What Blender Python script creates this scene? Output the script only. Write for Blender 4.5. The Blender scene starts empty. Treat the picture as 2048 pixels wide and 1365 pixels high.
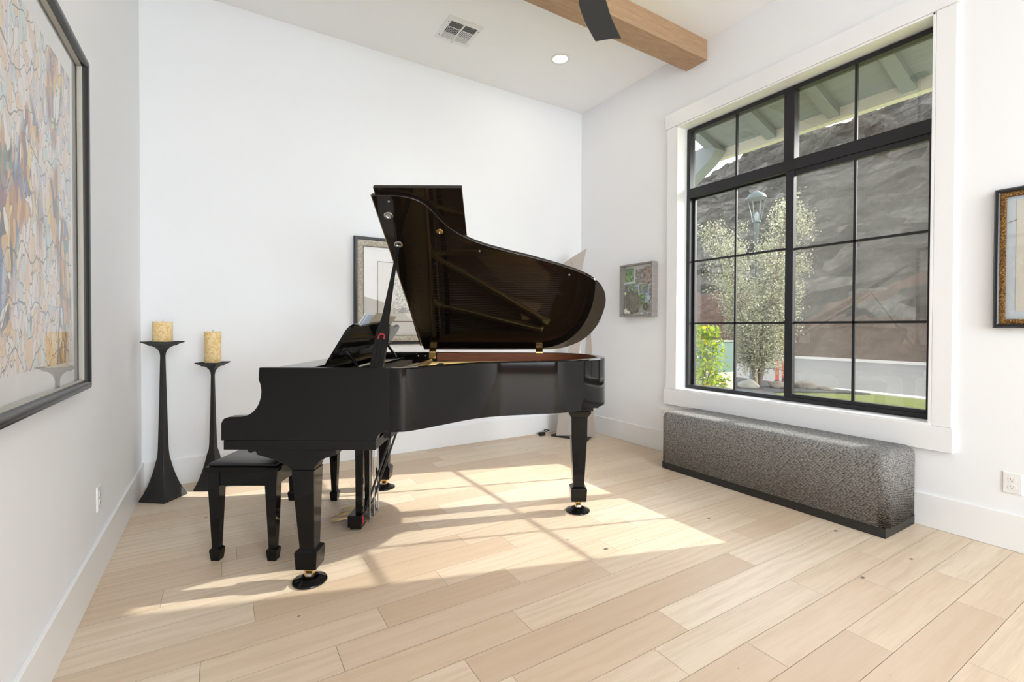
import bpy, bmesh, math, random
from mathutils import Vector, Matrix
import numpy as np
SC = bpy.context.scene
C = SC.collection
R0 = random.Random(7)
PI = math.pi
rad = math.radians

# ------------------------------------------------------------------ camera fit
F, YAW, PIT, ROL, CY, HC = 942.765, 0.551368778, 0.0122153, 0.00324083, 666.6586, 1.2
XL, XR, YB, ZC, BH = -0.4915, 3.6294, 4.3459, 3.7331, 0.1987
WX = 3.749
HR = Vector((math.cos(YAW), -math.sin(YAW), 0)); HF = Vector((math.sin(YAW), math.cos(YAW), 0))
def UD(u, d, z=0): return HR*u + HF*d + Vector((0, 0, z))

# ------------------------------------------------------------------ materials
MATS = {}
class NT:
    def __init__(s, name):
        s.m = bpy.data.materials.new(name); s.m.use_nodes = True
        s.t = s.m.node_tree; s.t.nodes.clear()
        s.out = s.n('ShaderNodeOutputMaterial')
    def n(s, typ, **kw):
        nd = s.t.nodes.new(typ)
        for k, v in kw.items():
            if k == 'ins':
                for a, b in v.items():
                    if isinstance(b, bpy.types.NodeSocket): s.t.links.new(b, nd.inputs[a])
                    else: nd.inputs[a].default_value = b
            else: setattr(nd, k, v)
        return nd
    def l(s, a, b): s.t.links.new(a, b)
    def math(s, op, a, b=0.0, c=None, clamp=False):
        nd = s.n('ShaderNodeMath', operation=op, use_clamp=clamp)
        for i, v in enumerate([a, b] + ([c] if c is not None else [])):
            if isinstance(v, bpy.types.NodeSocket): s.l(v, nd.inputs[i])
            else: nd.inputs[i].default_value = v
        return nd.outputs[0]
    def mix(s, fac, a, b, mode='MIX'):
        nd = s.n('ShaderNodeMix', data_type='RGBA', blend_type=mode)
        for i, v in ((0, fac), (6, a), (7, b)):
            if isinstance(v, bpy.types.NodeSocket): s.l(v, nd.inputs[i])
            else: nd.inputs[i].default_value = v if i == 0 else (*v, 1)[:4]
        return nd.outputs[2]
    def ramp(s, fac, stops, interp='LINEAR'):
        nd = s.n('ShaderNodeValToRGB'); e = nd.color_ramp.elements; nd.color_ramp.interpolation = interp
        while len(e) < len(stops): e.new(0.5)
        for i, (p, c) in enumerate(stops):
            e[i].position = p; e[i].color = (*c, 1)[:4]
        s.l(fac, nd.inputs[0]); return nd.outputs[0]
    def coord(s, kind='Object', scale=None, rot=None, loc=None):
        tc = s.n('ShaderNodeTexCoord').outputs[kind]
        if scale is None and rot is None and loc is None: return tc
        mp = s.n('ShaderNodeMapping'); s.l(tc, mp.inputs[0])
        if scale is not None: mp.inputs['Scale'].default_value = scale
        if rot is not None: mp.inputs['Rotation'].default_value = rot
        if loc is not None: mp.inputs['Location'].default_value = loc
        return mp.outputs[0]
    def noise(s, vec, scale=5, detail=4, rough=.5, dist=0):
        nd = s.n('ShaderNodeTexNoise', ins={'Scale': scale, 'Detail': detail, 'Roughness': rough, 'Distortion': dist})
        if vec is not None: s.l(vec, nd.inputs['Vector'])
        return nd.outputs['Fac']
    def bsdf(s, color, rough=.5, metal=0, spec=.5, coat=0, coat_rough=.03, bump=None, bstr=.2, bdist=.01, **kw):
        b = s.n('ShaderNodeBsdfPrincipled')
        for k, v in (('Base Color', color), ('Roughness', rough), ('Metallic', metal), ('Specular IOR Level', spec), ('Coat Weight', coat), ('Coat Roughness', coat_rough), *kw.items()):
            if isinstance(v, bpy.types.NodeSocket): s.l(v, b.inputs[k])
            elif k in ('Base Color', 'Emission Color', 'Sheen Tint'): b.inputs[k].default_value = (*v, 1)[:4]
            else: b.inputs[k].default_value = v
        if bump is not None:
            bp = s.n('ShaderNodeBump', ins={'Strength': bstr, 'Distance': bdist}); s.l(bump, bp.inputs['Height']); s.l(bp.outputs[0], b.inputs['Normal'])
        s.l(b.outputs[0], s.out.inputs[0]); return b
    def done(s, key): MATS[key] = s.m; return s.m

def simple(key, color, rough=.5, metal=0, spec=.5, coat=0, var=.06, vscale=8, bump=0, bscale=60, coat_rough=.03, **kw):
    t = NT(key); co = t.coord()
    nz = t.noise(co, vscale, 3)
    col = t.mix(nz, tuple(c*(1-var) for c in color), tuple(min(1, c*(1+var)) for c in color))
    bm_ = t.noise(co, bscale, 3) if bump else None
    t.bsdf(col, rough, metal, spec, coat, coat_rough, bm_, bump, .004, **kw)
    return t.done(key)

def M(k): return MATS[k]

simple('wall_paint', (.852, .864, .884), .6, spec=.25, var=.008, vscale=1.5, bump=.06, bscale=90)
simple('ceiling_paint', (.92, .92, .92), .8, spec=.15, var=.01, vscale=1.2, bump=.08, bscale=70)
simple('trim_paint', (.85, .853, .855), .32, spec=.4, var=.01, vscale=2)
simple('piano_black', (.006, .0057, .0054), .05, spec=.22, var=.15, vscale=3)
simple('piano_satin', (.0075, .0072, .0068), .3, spec=.22, var=.1, vscale=5)
simple('lid_gloss', (.010, .0065, .0045), .035, spec=.6, var=.1, vscale=3)
simple('felt_red', (.42, .03, .03), .9)
simple('felt_black', (.01, .01, .011), .9)
simple('gold_plate', (.62, .44, .17), .34, metal=.75, var=.1, vscale=20, bump=.08, bscale=300)
simple('brass', (.78, .53, .20), .22, metal=1, var=.12, vscale=30)
simple('brass_dull', (.50, .38, .20), .3, metal=1, var=.12, vscale=30)
simple('chrome', (.62, .62, .62), .12, metal=1)
simple('steel', (.42, .41, .40), .3, metal=1)
simple('wheel_steel', (.5, .47, .42), .25, metal=1)
simple('leather_black', (.014, .014, .015), .24, spec=.6, bump=.25, bscale=400, var=.1)
simple('iron_black', (.022, .021, .020), .48, spec=.5, metal=.2, bump=.7, bscale=75, var=.2, vscale=30)
simple('frame_black', (.012, .012, .014), .3, spec=.5)
simple('window_black', (.013, .013, .016), .38, spec=.45)
simple('plinth_dark', (.018, .017, .016), .5)
simple('white_plastic', (.82, .81, .79), .3)
simple('outlet_slot', (.03, .02, .02), .6)
simple('vent_white', (.80, .80, .79), .35)
simple('vent_dark', (.04, .042, .045), .7)
simple('fan_metal', (.032, .030, .029), .5, spec=.4)
simple('taupe_metal', (.40, .345, .305), .45, spec=.4, var=.04, bump=.05, bscale=120)
simple('paper_white', (.80, .80, .80), .7)
simple('paper_tan', (.55, .47, .35), .75, var=.12, vscale=25)
simple('paper_blue', (.60, .68, .78), .75)
simple('mat_white', (.80, .79, .77), .8)
simple('mat_blue', (.56, .63, .68), .8, var=.02)
simple('paper_beige', (.66, .63, .55), .85, var=.05, vscale=20)
simple('lip_grey', (.42, .40, .35), .5)
simple('liner_brown', (.16, .11, .07), .5)
simple('concrete', (.56, .53, .48), .85, var=.1, bump=.2)
simple('curb_concrete', (.72, .64, .55), .85, var=.08, bump=.2)
simple('utility_green', (.12, .185, .15), .5, var=.08)
simple('pad_cream', (.42, .39, .31), .8)
simple('boulder_tan', (.30, .235, .18), .9, var=.35, vscale=4, bump=.6, bscale=8)
simple('boulder_grey', (.38, .335, .27), .9, var=.25, vscale=4, bump=.6, bscale=8)
simple('gravel_dark', (.052, .047, .043), .85, var=.5, vscale=14, bump=1.0, bscale=30)
simple('lamp_post_green', (.115, .135, .12), .45)
simple('lamp_glass', (.34, .36, .35), .5)
simple('orange_plastic', (.62, .12, .05), .5)
simple('spot_metal', (.10, .13, .15), .4)
simple('bark', (.17, .135, .10), .9, var=.35, vscale=20, bump=.6, bscale=30)
simple('stake_wood', (.42, .32, .21), .8, var=.15)
simple('porch_paint', (.185, .205, .215), .7, var=.05)
simple('porch_trim', (.56, .53, .45), .7, var=.06)
simple('screw_metal', (.25, .25, .26), .3, metal=1)
simple('wick', (.05, .04, .03), .9)
simple('string_steel', (.50, .45, .40), .35, metal=1)
simple('key_white', (.8, .79, .74), .25)
simple('flower_cream', (.78, .76, .64), .8, var=.1, vscale=40)
simple('box_back', (.70, .71, .70), .8)
simple('badge_black', (.03, .028, .03), .8)
simple('badge_yellow', (.55, .52, .06), .8)

def wood(key, c1, c2, scale=(1.2, 14, 14), rough=.45, coat=0, dist=1.2, spec=.4):
    t = NT(key); co = t.coord('Object', scale)
    a = t.noise(co, 3, 8, .62, dist); b = t.noise(t.coord('Object', tuple(k*3.2 for k in scale)), 6, 3)
    f = t.math('ADD', t.math('MULTIPLY', a, .75), t.math('MULTIPLY', b, .25))
    t.bsdf(t.ramp(f, [(.3, c1), (.7, c2)]), rough, 0, spec, coat, .04, f, .12, .002)
    return t.done(key)
wood('mahogany', (.13, .040, .020), (.26, .085, .040), (2, 30, 30), .35, .3)
wood('beam_oak', (.33, .20, .115), (.50, .335, .205), (.9, 9, 9), .6, dist=1.8)
wood('soundboard', (.40, .22, .09), (.54, .32, .15), (2, 20, 2), .4, .3)
wood('box_grey_wood', (.22, .20, .185), (.36, .33, .30), (12, 3, 12), .7)
wood('porch_boards', (.15, .17, .175), (.23, .25, .255), (9, 1.0, 9), .75)

# oak floor: tone per plank comes from a corner attribute, grain from position
t = NT('oak_planks')
at = t.n('ShaderNodeAttribute', attribute_name='plank'); sp = t.n('ShaderNodeSeparateColor'); t.l(at.outputs['Color'], sp.inputs[0])
tone, hue, off = sp.outputs
pos = t.n('ShaderNodeNewGeometry').outputs['Position']
sx = t.n('ShaderNodeSeparateXYZ'); t.l(pos, sx.inputs[0])
shift = t.math('MULTIPLY', off, 37.0)
cv = t.n('ShaderNodeCombineXYZ')
t.l(t.math('ADD', t.math('MULTIPLY', sx.outputs[0], 1.5), shift), cv.inputs[0]); t.l(t.math('MULTIPLY', sx.outputs[1], 40.0), cv.inputs[1]); t.l(shift, cv.inputs[2])
g1 = t.noise(cv.outputs[0], 1.6, 7, .62, .9)
cv2 = t.n('ShaderNodeCombineXYZ')
t.l(t.math('ADD', t.math('MULTIPLY', sx.outputs[0], 6.0), shift), cv2.inputs[0]); t.l(t.math('MULTIPLY', sx.outputs[1], 150.0), cv2.inputs[1]); t.l(shift, cv2.inputs[2])
g2 = t.noise(cv2.outputs[0], 2.0, 4, .6, .3)
cv3 = t.n('ShaderNodeCombineXYZ')
t.l(t.math('ADD', t.math('MULTIPLY', sx.outputs[0], 2.2), shift), cv3.inputs[0]); t.l(t.math('MULTIPLY', sx.outputs[1], 9.0), cv3.inputs[1]); t.l(shift, cv3.inputs[2])
wv = t.n('ShaderNodeTexWave', wave_type='RINGS', ins={'Scale': .9, 'Distortion': 5.0, 'Detail': 3.0, 'Detail Scale': 1.2}); t.l(cv3.outputs[0], wv.inputs['Vector'])
base = t.ramp(tone, [(0, (.590, .445, .310)), (.35, (.685, .540, .390)), (.7, (.735, .605, .450)), (1, (.775, .665, .525))])
pinkish = t.mix(t.math('MULTIPLY', hue, .35), base, (.66, .525, .415))
gr = t.math('ADD', t.math('ADD', t.math('MULTIPLY', g1, .55), t.math('MULTIPLY', g2, .30)), t.math('MULTIPLY', wv.outputs['Fac'], .12))
col = t.mix(t.ramp(gr, [(.30, (1, 1, 1)), (.56, (.0, .0, .0))]), pinkish, (.545, .40, .27))
col = t.mix(.58, pinkish, col)
# small dark knots
vo = t.n('ShaderNodeTexVoronoi', feature='F1', voronoi_dimensions='2D', ins={'Scale': 3.6, 'Randomness': 1.0})
cv4 = t.n('ShaderNodeCombineXYZ'); t.l(t.math('MULTIPLY', sx.outputs[0], .62), cv4.inputs[0]); t.l(sx.outputs[1], cv4.inputs[1])
t.l(cv4.outputs[0], vo.inputs['Vector'])
vs = t.n('ShaderNodeSeparateColor'); t.l(vo.outputs['Color'], vs.inputs[0])
size = t.math('MULTIPLY', t.math('POWER', vs.outputs[0], 2.0), .034)
knot = t.math('LESS_THAN', vo.outputs['Distance'], size)
halo = t.math('LESS_THAN', vo.outputs['Distance'], t.math('MULTIPLY', size, 1.7))
pick = t.math('GREATER_THAN', vs.outputs[1], .45)
col = t.mix(t.math('MULTIPLY', t.math('MULTIPLY', halo, pick), .35), col, (.36, .22, .12))
col = t.mix(t.math('MULTIPLY', t.math('MULTIPLY', knot, pick), .85), col, (.075, .075, .095))
t.bsdf(col, t.math('ADD', .36, t.math('MULTIPLY', g1, .16)), 0, .32, bump=gr, bstr=.05, bdist=.002)
t.done('oak_planks')
simple('plank_gap', (.30, .21, .135), .9)

# woven upholstery
t = NT('woven_tweed'); co = t.coord('Object')
sx = t.n('ShaderNodeSeparateXYZ'); t.l(co, sx.inputs[0])
nrm = t.n('ShaderNodeSeparateXYZ'); t.l(t.n('ShaderNodeTexCoord').outputs['Normal'], nrm.inputs[0])
up = t.math('GREATER_THAN', nrm.outputs[2], .72)
cu = t.math('SUBTRACT', sx.outputs[1], t.math('MULTIPLY', sx.outputs[0], t.math('SUBTRACT', 1.0, up)))
cv = t.math('ADD', sx.outputs[2], t.math('MULTIPLY', sx.outputs[0], up))
cb = t.n('ShaderNodeCombineXYZ'); t.l(t.math('ADD', t.math('MULTIPLY', cu, 62.0), t.math('MULTIPLY', cv, 46.0)), cb.inputs[0]); t.l(t.math('SUBTRACT', t.math('MULTIPLY', cv, 100.0), t.math('MULTIPLY', cu, 22.0)), cb.inputs[1])
v1 = t.n('ShaderNodeTexVoronoi', feature='F1', voronoi_dimensions='2D', ins={'Scale': 1.0, 'Randomness': .55}); t.l(cb.outputs[0], v1.inputs['Vector'])
vs = t.n('ShaderNodeSeparateColor'); t.l(v1.outputs['Color'], vs.inputs[0])
nz = t.noise(co, 170, 3, .7)
f = t.math('ADD', t.math('ADD', t.math('MULTIPLY', v1.outputs['Distance'], -.85), t.math('MULTIPLY', vs.outputs[0], .22)), t.math('ADD', t.math('MULTIPLY', nz, .5), .45))
t.bsdf(t.ramp(f, [(.08, (.085, .083, .079)), (.42, (.205, .200, .192)), (.85, (.40, .395, .38))]), .9, 0, .12, bump=f, bstr=.8, bdist=.007)
t.done('woven_tweed')

# marbled candle wax
t = NT('candle_wax'); co = t.coord('Object', (9, 9, 9))
w1 = t.noise(co, 1.6, 5, .6, 2.2); w2 = t.noise(co, 4.0, 4, .6, 1.0)
vein = t.math('ABSOLUTE', t.math('SUBTRACT', w1, .5))
col = t.mix(w2, (.84, .64, .32), (.88, .73, .45))
col = t.mix(t.ramp(vein, [(.0, (1, 1, 1)), (.05, (0, 0, 0))]), col, (.72, .42, .10))
t.bsdf(col, .45, 0, .4, **{'Subsurface Weight': .25, 'Subsurface Scale': .02}); t.done('candle_wax')

# ornate silver and gold mouldings
def ornate(key, c1, c2, scale, metal=.5):
    t = NT(key); co = t.coord('Object')
    v = t.n('ShaderNodeTexVoronoi', feature='F1', ins={'Scale': scale}); t.l(co, v.inputs['Vector'])
    n = t.noise(co, scale*1.3, 4, .7); f = t.math('ADD', t.math('MULTIPLY', v.outputs['Distance'], .6), t.math('MULTIPLY', n, .6))
    t.bsdf(t.ramp(f, [(.25, c1), (.7, c2)]), .4, metal, .5, bump=f, bstr=.8, bdist=.006); t.done(key)
ornate('silver_ornate', (.58, .53, .44), (.34, .30, .24), 58, .2)
ornate('gold_ornate', (.50, .27, .06), (.10, .045, .012), 130, .5)

# window glass and picture glass: thin sheets, transmission mixed with a mirror by Fresnel
def sheet(key, tint, ior=1.5, rough=0.0, haze=0.0):
    t = NT(key)
    tr = t.n('ShaderNodeBsdfTransparent', ins={'Color': (*tint, 1)}); gl = t.n('ShaderNodeBsdfGlossy', ins={'Roughness': rough, 'Color': (1, 1, 1, 1)})
    ge = t.n('ShaderNodeNewGeometry'); dt = t.n('ShaderNodeVectorMath', operation='DOT_PRODUCT'); t.l(ge.outputs['Incoming'], dt.inputs[0]); t.l(ge.outputs['Normal'], dt.inputs[1])
    f0 = 2*((ior-1)/(ior+1))**2
    fr = t.math('ADD', f0, t.math('MULTIPLY', 1-f0, t.math('POWER', t.math('SUBTRACT', 1.0, t.math('ABSOLUTE', dt.outputs['Value'])), 5.0)))
    mx = t.n('ShaderNodeMixShader'); t.l(fr, mx.inputs[0]); t.l(tr.outputs[0], mx.inputs[1]); t.l(gl.outputs[0], mx.inputs[2])
    t.l(mx.outputs[0], t.out.inputs[0]); return t.done(key)
sheet('window_glass', (.90, .93, .915), 1.5)
sheet('picture_glass', (.97, .97, .97), 1.5)
t = NT('screen_mesh')
tr = t.n('ShaderNodeBsdfTransparent'); df = t.n('ShaderNodeBsdfDiffuse', ins={'Color': (.78, .77, .73, 1)})
mx = t.n('ShaderNodeMixShader', ins={0: .30}); t.l(tr.outputs[0], mx.inputs[1]); t.l(df.outputs[0], mx.inputs[2]); t.l(mx.outputs[0], t.out.inputs[0]); t.done('screen_mesh')

# lamp diffuser
t = NT('lamp_diffuser'); em = t.n('ShaderNodeEmission', ins={'Color': (1, .86, .66, 1), 'Strength': 3.2}); t.l(em.outputs[0], t.out.inputs[0]); t.done('lamp_diffuser')

# colourful abstract print
t = NT('abstract_print'); co = t.coord('Object', (1, 1, .36))
wn = t.n('ShaderNodeTexNoise', ins={'Scale': 5, 'Detail': 3.0}); t.l(co, wn.inputs['Vector'])
wp = t.n('ShaderNodeVectorMath', operation='MULTIPLY_ADD'); t.l(wn.outputs['Color'], wp.inputs[0]); wp.inputs[1].default_value = (.22, .22, .22); t.l(co, wp.inputs[2])
v1 = t.n('ShaderNodeTexVoronoi', feature='F1', ins={'Scale': 44}); t.l(wp.outputs[0], v1.inputs['Vector'])
e1 = t.n('ShaderNodeTexVoronoi', feature='DISTANCE_TO_EDGE', ins={'Scale': 44}); t.l(wp.outputs[0], e1.inputs['Vector'])
vs = t.n('ShaderNodeSeparateColor'); t.l(v1.outputs['Color'], vs.inputs[0])
big = t.noise(t.coord('Object', (1, 1, .35), loc=(3.1, 1.7, .4)), 4.5, 2, .5, .6)
pal = t.ramp(vs.outputs[0], [(0, (.06, .055, .07)), (.12, (.46, .20, .05)), (.24, (.72, .42, .12)), (.36, (.25, .09, .10)), (.48, (.40, .34, .33)), (.58, (.12, .18, .36)), (.68, (.86, .82, .76)), (.78, (.55, .30, .18)), (.86, (.10, .24, .20)), (.93, (.80, .66, .22))], 'CONSTANT')
pale = t.ramp(vs.outputs[1], [(0, (.86, .80, .76)), (.4, (.84, .70, .62)), (.6, (.80, .60, .40)), (.75, (.62, .72, .70)), (.9, (.60, .60, .74))], 'CONSTANT')
colr = t.mix(t.ramp(big, [(.47, (0, 0, 0)), (.52, (1, 1, 1))]), pal, pale)
wavy = t.n('ShaderNodeTexWave', bands_direction='Z', ins={'Scale': 5.0, 'Distortion': 9.0, 'Detail': 3.0}); t.l(co, wavy.inputs['Vector'])
line = t.math('MAXIMUM', t.math('LESS_THAN', e1.outputs['Distance'], .022), t.math('LESS_THAN', wavy.outputs['Fac'], .004))
t.bsdf(t.mix(t.math('MULTIPLY', line, .8), colr, (.05, .05, .06)), .7, 0, .2); t.done('abstract_print')

# pen sketch on cream paper
t = NT('sketch_print'); co = t.coord('Object')
sx = t.n('ShaderNodeSeparateXYZ'); t.l(co, sx.inputs[0])
n1 = t.noise(co, 13, 4, .6, 2.5); n2 = t.noise(co, 8, 4, .6, 3.5)
ln = t.math('LESS_THAN', t.math('MINIMUM', t.math('ABSOLUTE', t.math('SUBTRACT', n1, .5)), t.math('ABSOLUTE', t.math('SUBTRACT', n2, .52))), .013)
zone = t.math('MULTIPLY', t.math('LESS_THAN', t.math('ABSOLUTE', t.math('SUBTRACT', sx.outputs[2], -.03)), .17), t.math('GREATER_THAN', sx.outputs[0], -.15))
sky = t.math('MULTIPLY', t.math('LESS_THAN', t.math('ABSOLUTE', t.math('SUBTRACT', sx.outputs[2], .175)), t.math('MULTIPLY', n2, .05)), t.math('GREATER_THAN', sx.outputs[0], -.17))
vd = t.n('ShaderNodeTexVoronoi', ins={'Scale': 22}); t.l(co, vd.inputs['Vector'])
dots = t.math('MULTIPLY', t.math('LESS_THAN', vd.outputs['Distance'], .16), t.math('LESS_THAN', t.math('ABSOLUTE', t.math('SUBTRACT', sx.outputs[2], -.165)), .035))
blot = t.math('LESS_THAN', t.n('ShaderNodeVectorMath', operation='DISTANCE', ins={0: t.n('ShaderNodeVectorMath', operation='MULTIPLY', ins={0: co, 1: (1, 0, 1.6)}).outputs[0], 1: (-.045, 0, -.27)}).outputs['Value'], t.math('MULTIPLY', n1, .075))
col = t.mix(t.math('MULTIPLY', sky, .6), (.76, .73, .67), (.38, .62, .70))
col = t.mix(t.math('MULTIPLY', blot, .7), col, (.12, .12, .12))
col = t.mix(t.math('MULTIPLY', dots, .8), col, (.42, .09, .06))
col = t.mix(t.math('MULTIPLY', t.math('MULTIPLY', ln, zone), .85), col, (.06, .055, .05))
t.bsdf(col, .8, 0, .2); t.done('sketch_print')

# old document print (right wall)
# snapshots in the shadow box
def snapshot(key, stops, scale, seed):
    t = NT(key); co = t.coord('Object', (1, 1, 1), loc=(seed*1.7, seed*.9, seed*2.3))
    n = t.noise(co, scale, 3, .6, .8); t.bsdf(t.ramp(n, stops, 'CONSTANT'), .4, 0, .4); return t.done(key)
snapshot('photo_forest', [(0, (.03, .05, .02)), (.42, (.09, .22, .04)), (.52, (.25, .50, .08)), (.6, (.45, .62, .25)), (.68, (.10, .10, .11))], 38, 1)
snapshot('photo_group', [(0, (.03, .03, .035)), (.42, (.42, .28, .21)), (.5, (.58, .42, .33)), (.56, (.05, .06, .05)), (.64, (.55, .55, .52))], 30, 2)
snapshot('photo_sepia', [(0, (.07, .06, .05)), (.44, (.22, .19, .15)), (.52, (.35, .31, .25)), (.6, (.58, .48, .40))], 42, 3)
snapshot('photo_team', [(0, (.03, .04, .10)), (.42, (.08, .16, .45)), (.5, (.10, .14, .04)), (.56, (.50, .50, .05)), (.64, (.30, .40, .15))], 48, 4)
snapshot('photo_pair', [(0, (.05, .05, .06)), (.45, (.09, .07, .08)), (.5, (.38, .52, .68)), (.6, (.72, .75, .78))], 24, 5)
snapshot('photo_river', [(0, (.08, .13, .04)), (.45, (.22, .34, .10)), (.52, (.10, .10, .12)), (.58, (.40, .55, .72)), (.66, (.60, .68, .74))], 34, 6)
t = NT('camo_cloth'); co = t.coord('Object')
n = t.noise(co, 26, 4, .6, 1.5); t.bsdf(t.ramp(n, [(.3, (.045, .042, .022)), (.48, (.13, .115, .065)), (.62, (.22, .19, .12))]), .95, 0, .1, bump=t.noise(co, 40, 4), bstr=.5, bdist=.01); t.done('camo_cloth')

# outdoor ground
t = NT('lawn'); pos = t.n('ShaderNodeNewGeometry').outputs['Position']
n = t.noise(pos, 9, 6, .7); t.bsdf(t.ramp(n, [(.3, (.17, .19, .04)), (.55, (.27, .29, .07)), (.75, (.36, .37, .11))]), .9, 0, .1, bump=t.noise(pos, 60, 4), bstr=.6, bdist=.03); t.done('lawn')
t = NT('asphalt'); pos = t.n('ShaderNodeNewGeometry').outputs['Position']
n = t.noise(pos, 1.0, 6, .7); n2 = t.noise(pos, 60, 3); t.bsdf(t.mix(n2, t.ramp(n, [(.3, (.235, .215, .185)), (.7, (.31, .285, .245))]), (.30, .275, .24)), .9, 0, .1); t.done('asphalt')
t = NT('hillside'); pos = t.n('ShaderNodeNewGeometry').outputs['Position']; nrm = t.n('ShaderNodeNewGeometry').outputs['Normal']
sx = t.n('ShaderNodeSeparateXYZ'); t.l(pos, sx.inputs[0])
n1 = t.noise(pos, .35, 8, .68, .8); n2 = t.noise(pos, 1.6, 8, .7, .6); n3 = t.noise(pos, .09, 3)
vo = t.n('ShaderNodeTexVoronoi', feature='F1', ins={'Scale': .85, 'Randomness': 1.0}); wpos = t.n('ShaderNodeMapping', ins={'Scale': (.6, .6, 1.5)}); t.l(pos, wpos.inputs[0]); t.l(wpos.outputs[0], vo.inputs['Vector'])
vs = t.n('ShaderNodeSeparateColor'); t.l(vo.outputs['Color'], vs.inputs[0])
mixv = t.math('ADD', t.math('ADD', t.math('MULTIPLY', n1, .35), t.math('MULTIPLY', n2, .45)), t.math('MULTIPLY', vs.outputs[0], .20))
rock = t.ramp(mixv, [(.34, (.032, .026, .020)), (.43, (.10, .083, .064)), (.51, (.165, .142, .112)), (.58, (.255, .222, .18)), (.68, (.44, .39, .33))])
green = t.ramp(n2, [(.35, (.09, .085, .052)), (.65, (.22, .205, .145))])
rock = t.mix(t.ramp(n3, [(.42, (0, 0, 0)), (.58, (1, 1, 1))]), rock, t.mix(.45, rock, green))
red = t.ramp(n2, [(.3, (.18, .105, .075)), (.6, (.31, .195, .14)), (.8, (.43, .30, .225))])
zz = t.math('ADD', sx.outputs[2], t.math('MULTIPLY', t.math('SUBTRACT', n1, .5), 2.2))
lowz = t.math('LESS_THAN', zz, 1.75)
dg = t.math('ABSOLUTE', t.math('SUBTRACT', zz, t.math('ADD', 1.7, t.math('MULTIPLY', t.math('SUBTRACT', 13.0, sx.outputs[1]), .52))))
track = t.math('MULTIPLY', t.math('LESS_THAN', dg, .38), t.math('LESS_THAN', sx.outputs[1], 13.5))
far = t.math('MULTIPLY', t.math('LESS_THAN', zz, 3.6), t.math('GREATER_THAN', sx.outputs[1], 16.5))
colr = t.mix(t.math('MULTIPLY', t.math('MAXIMUM', t.math('MAXIMUM', lowz, track), far), .9), rock, red)
t.bsdf(colr, .95, 0, .1, bump=t.math('ADD', n1, n2), bstr=1.0, bdist=.8); t.done('hillside')
def leafmat(key, c1, c2, trans=.45, spec=.4):
    t = NT(key); pos = t.n('ShaderNodeNewGeometry').outputs['Position']
    n = t.noise(pos, 9, 2); col = t.ramp(n, [(.35, c1), (.65, c2)])
    b = t.n('ShaderNodeBsdfPrincipled', ins={'Roughness': .4, 'Specular IOR Level': spec}); t.l(col, b.inputs['Base Color'])
    tl = t.n('ShaderNodeBsdfTranslucent'); t.l(col, tl.inputs[0])
    mx = t.n('ShaderNodeMixShader', ins={0: trans}); t.l(b.outputs[0], mx.inputs[1]); t.l(tl.outputs[0], mx.inputs[2]); t.l(mx.outputs[0], t.out.inputs[0]); t.done(key)
leafmat('leaf_silver', (.22, .23, .12), (.55, .53, .37), .45, .6)
leafmat('leaf_bright', (.085, .16, .012), (.34, .42, .03), .5, .6)
leafmat('leaf_yellow', (.50, .36, .015), (.62, .50, .03), .5)
leafmat('leaf_brown', (.13, .085, .045), (.24, .16, .09), .3)

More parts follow.
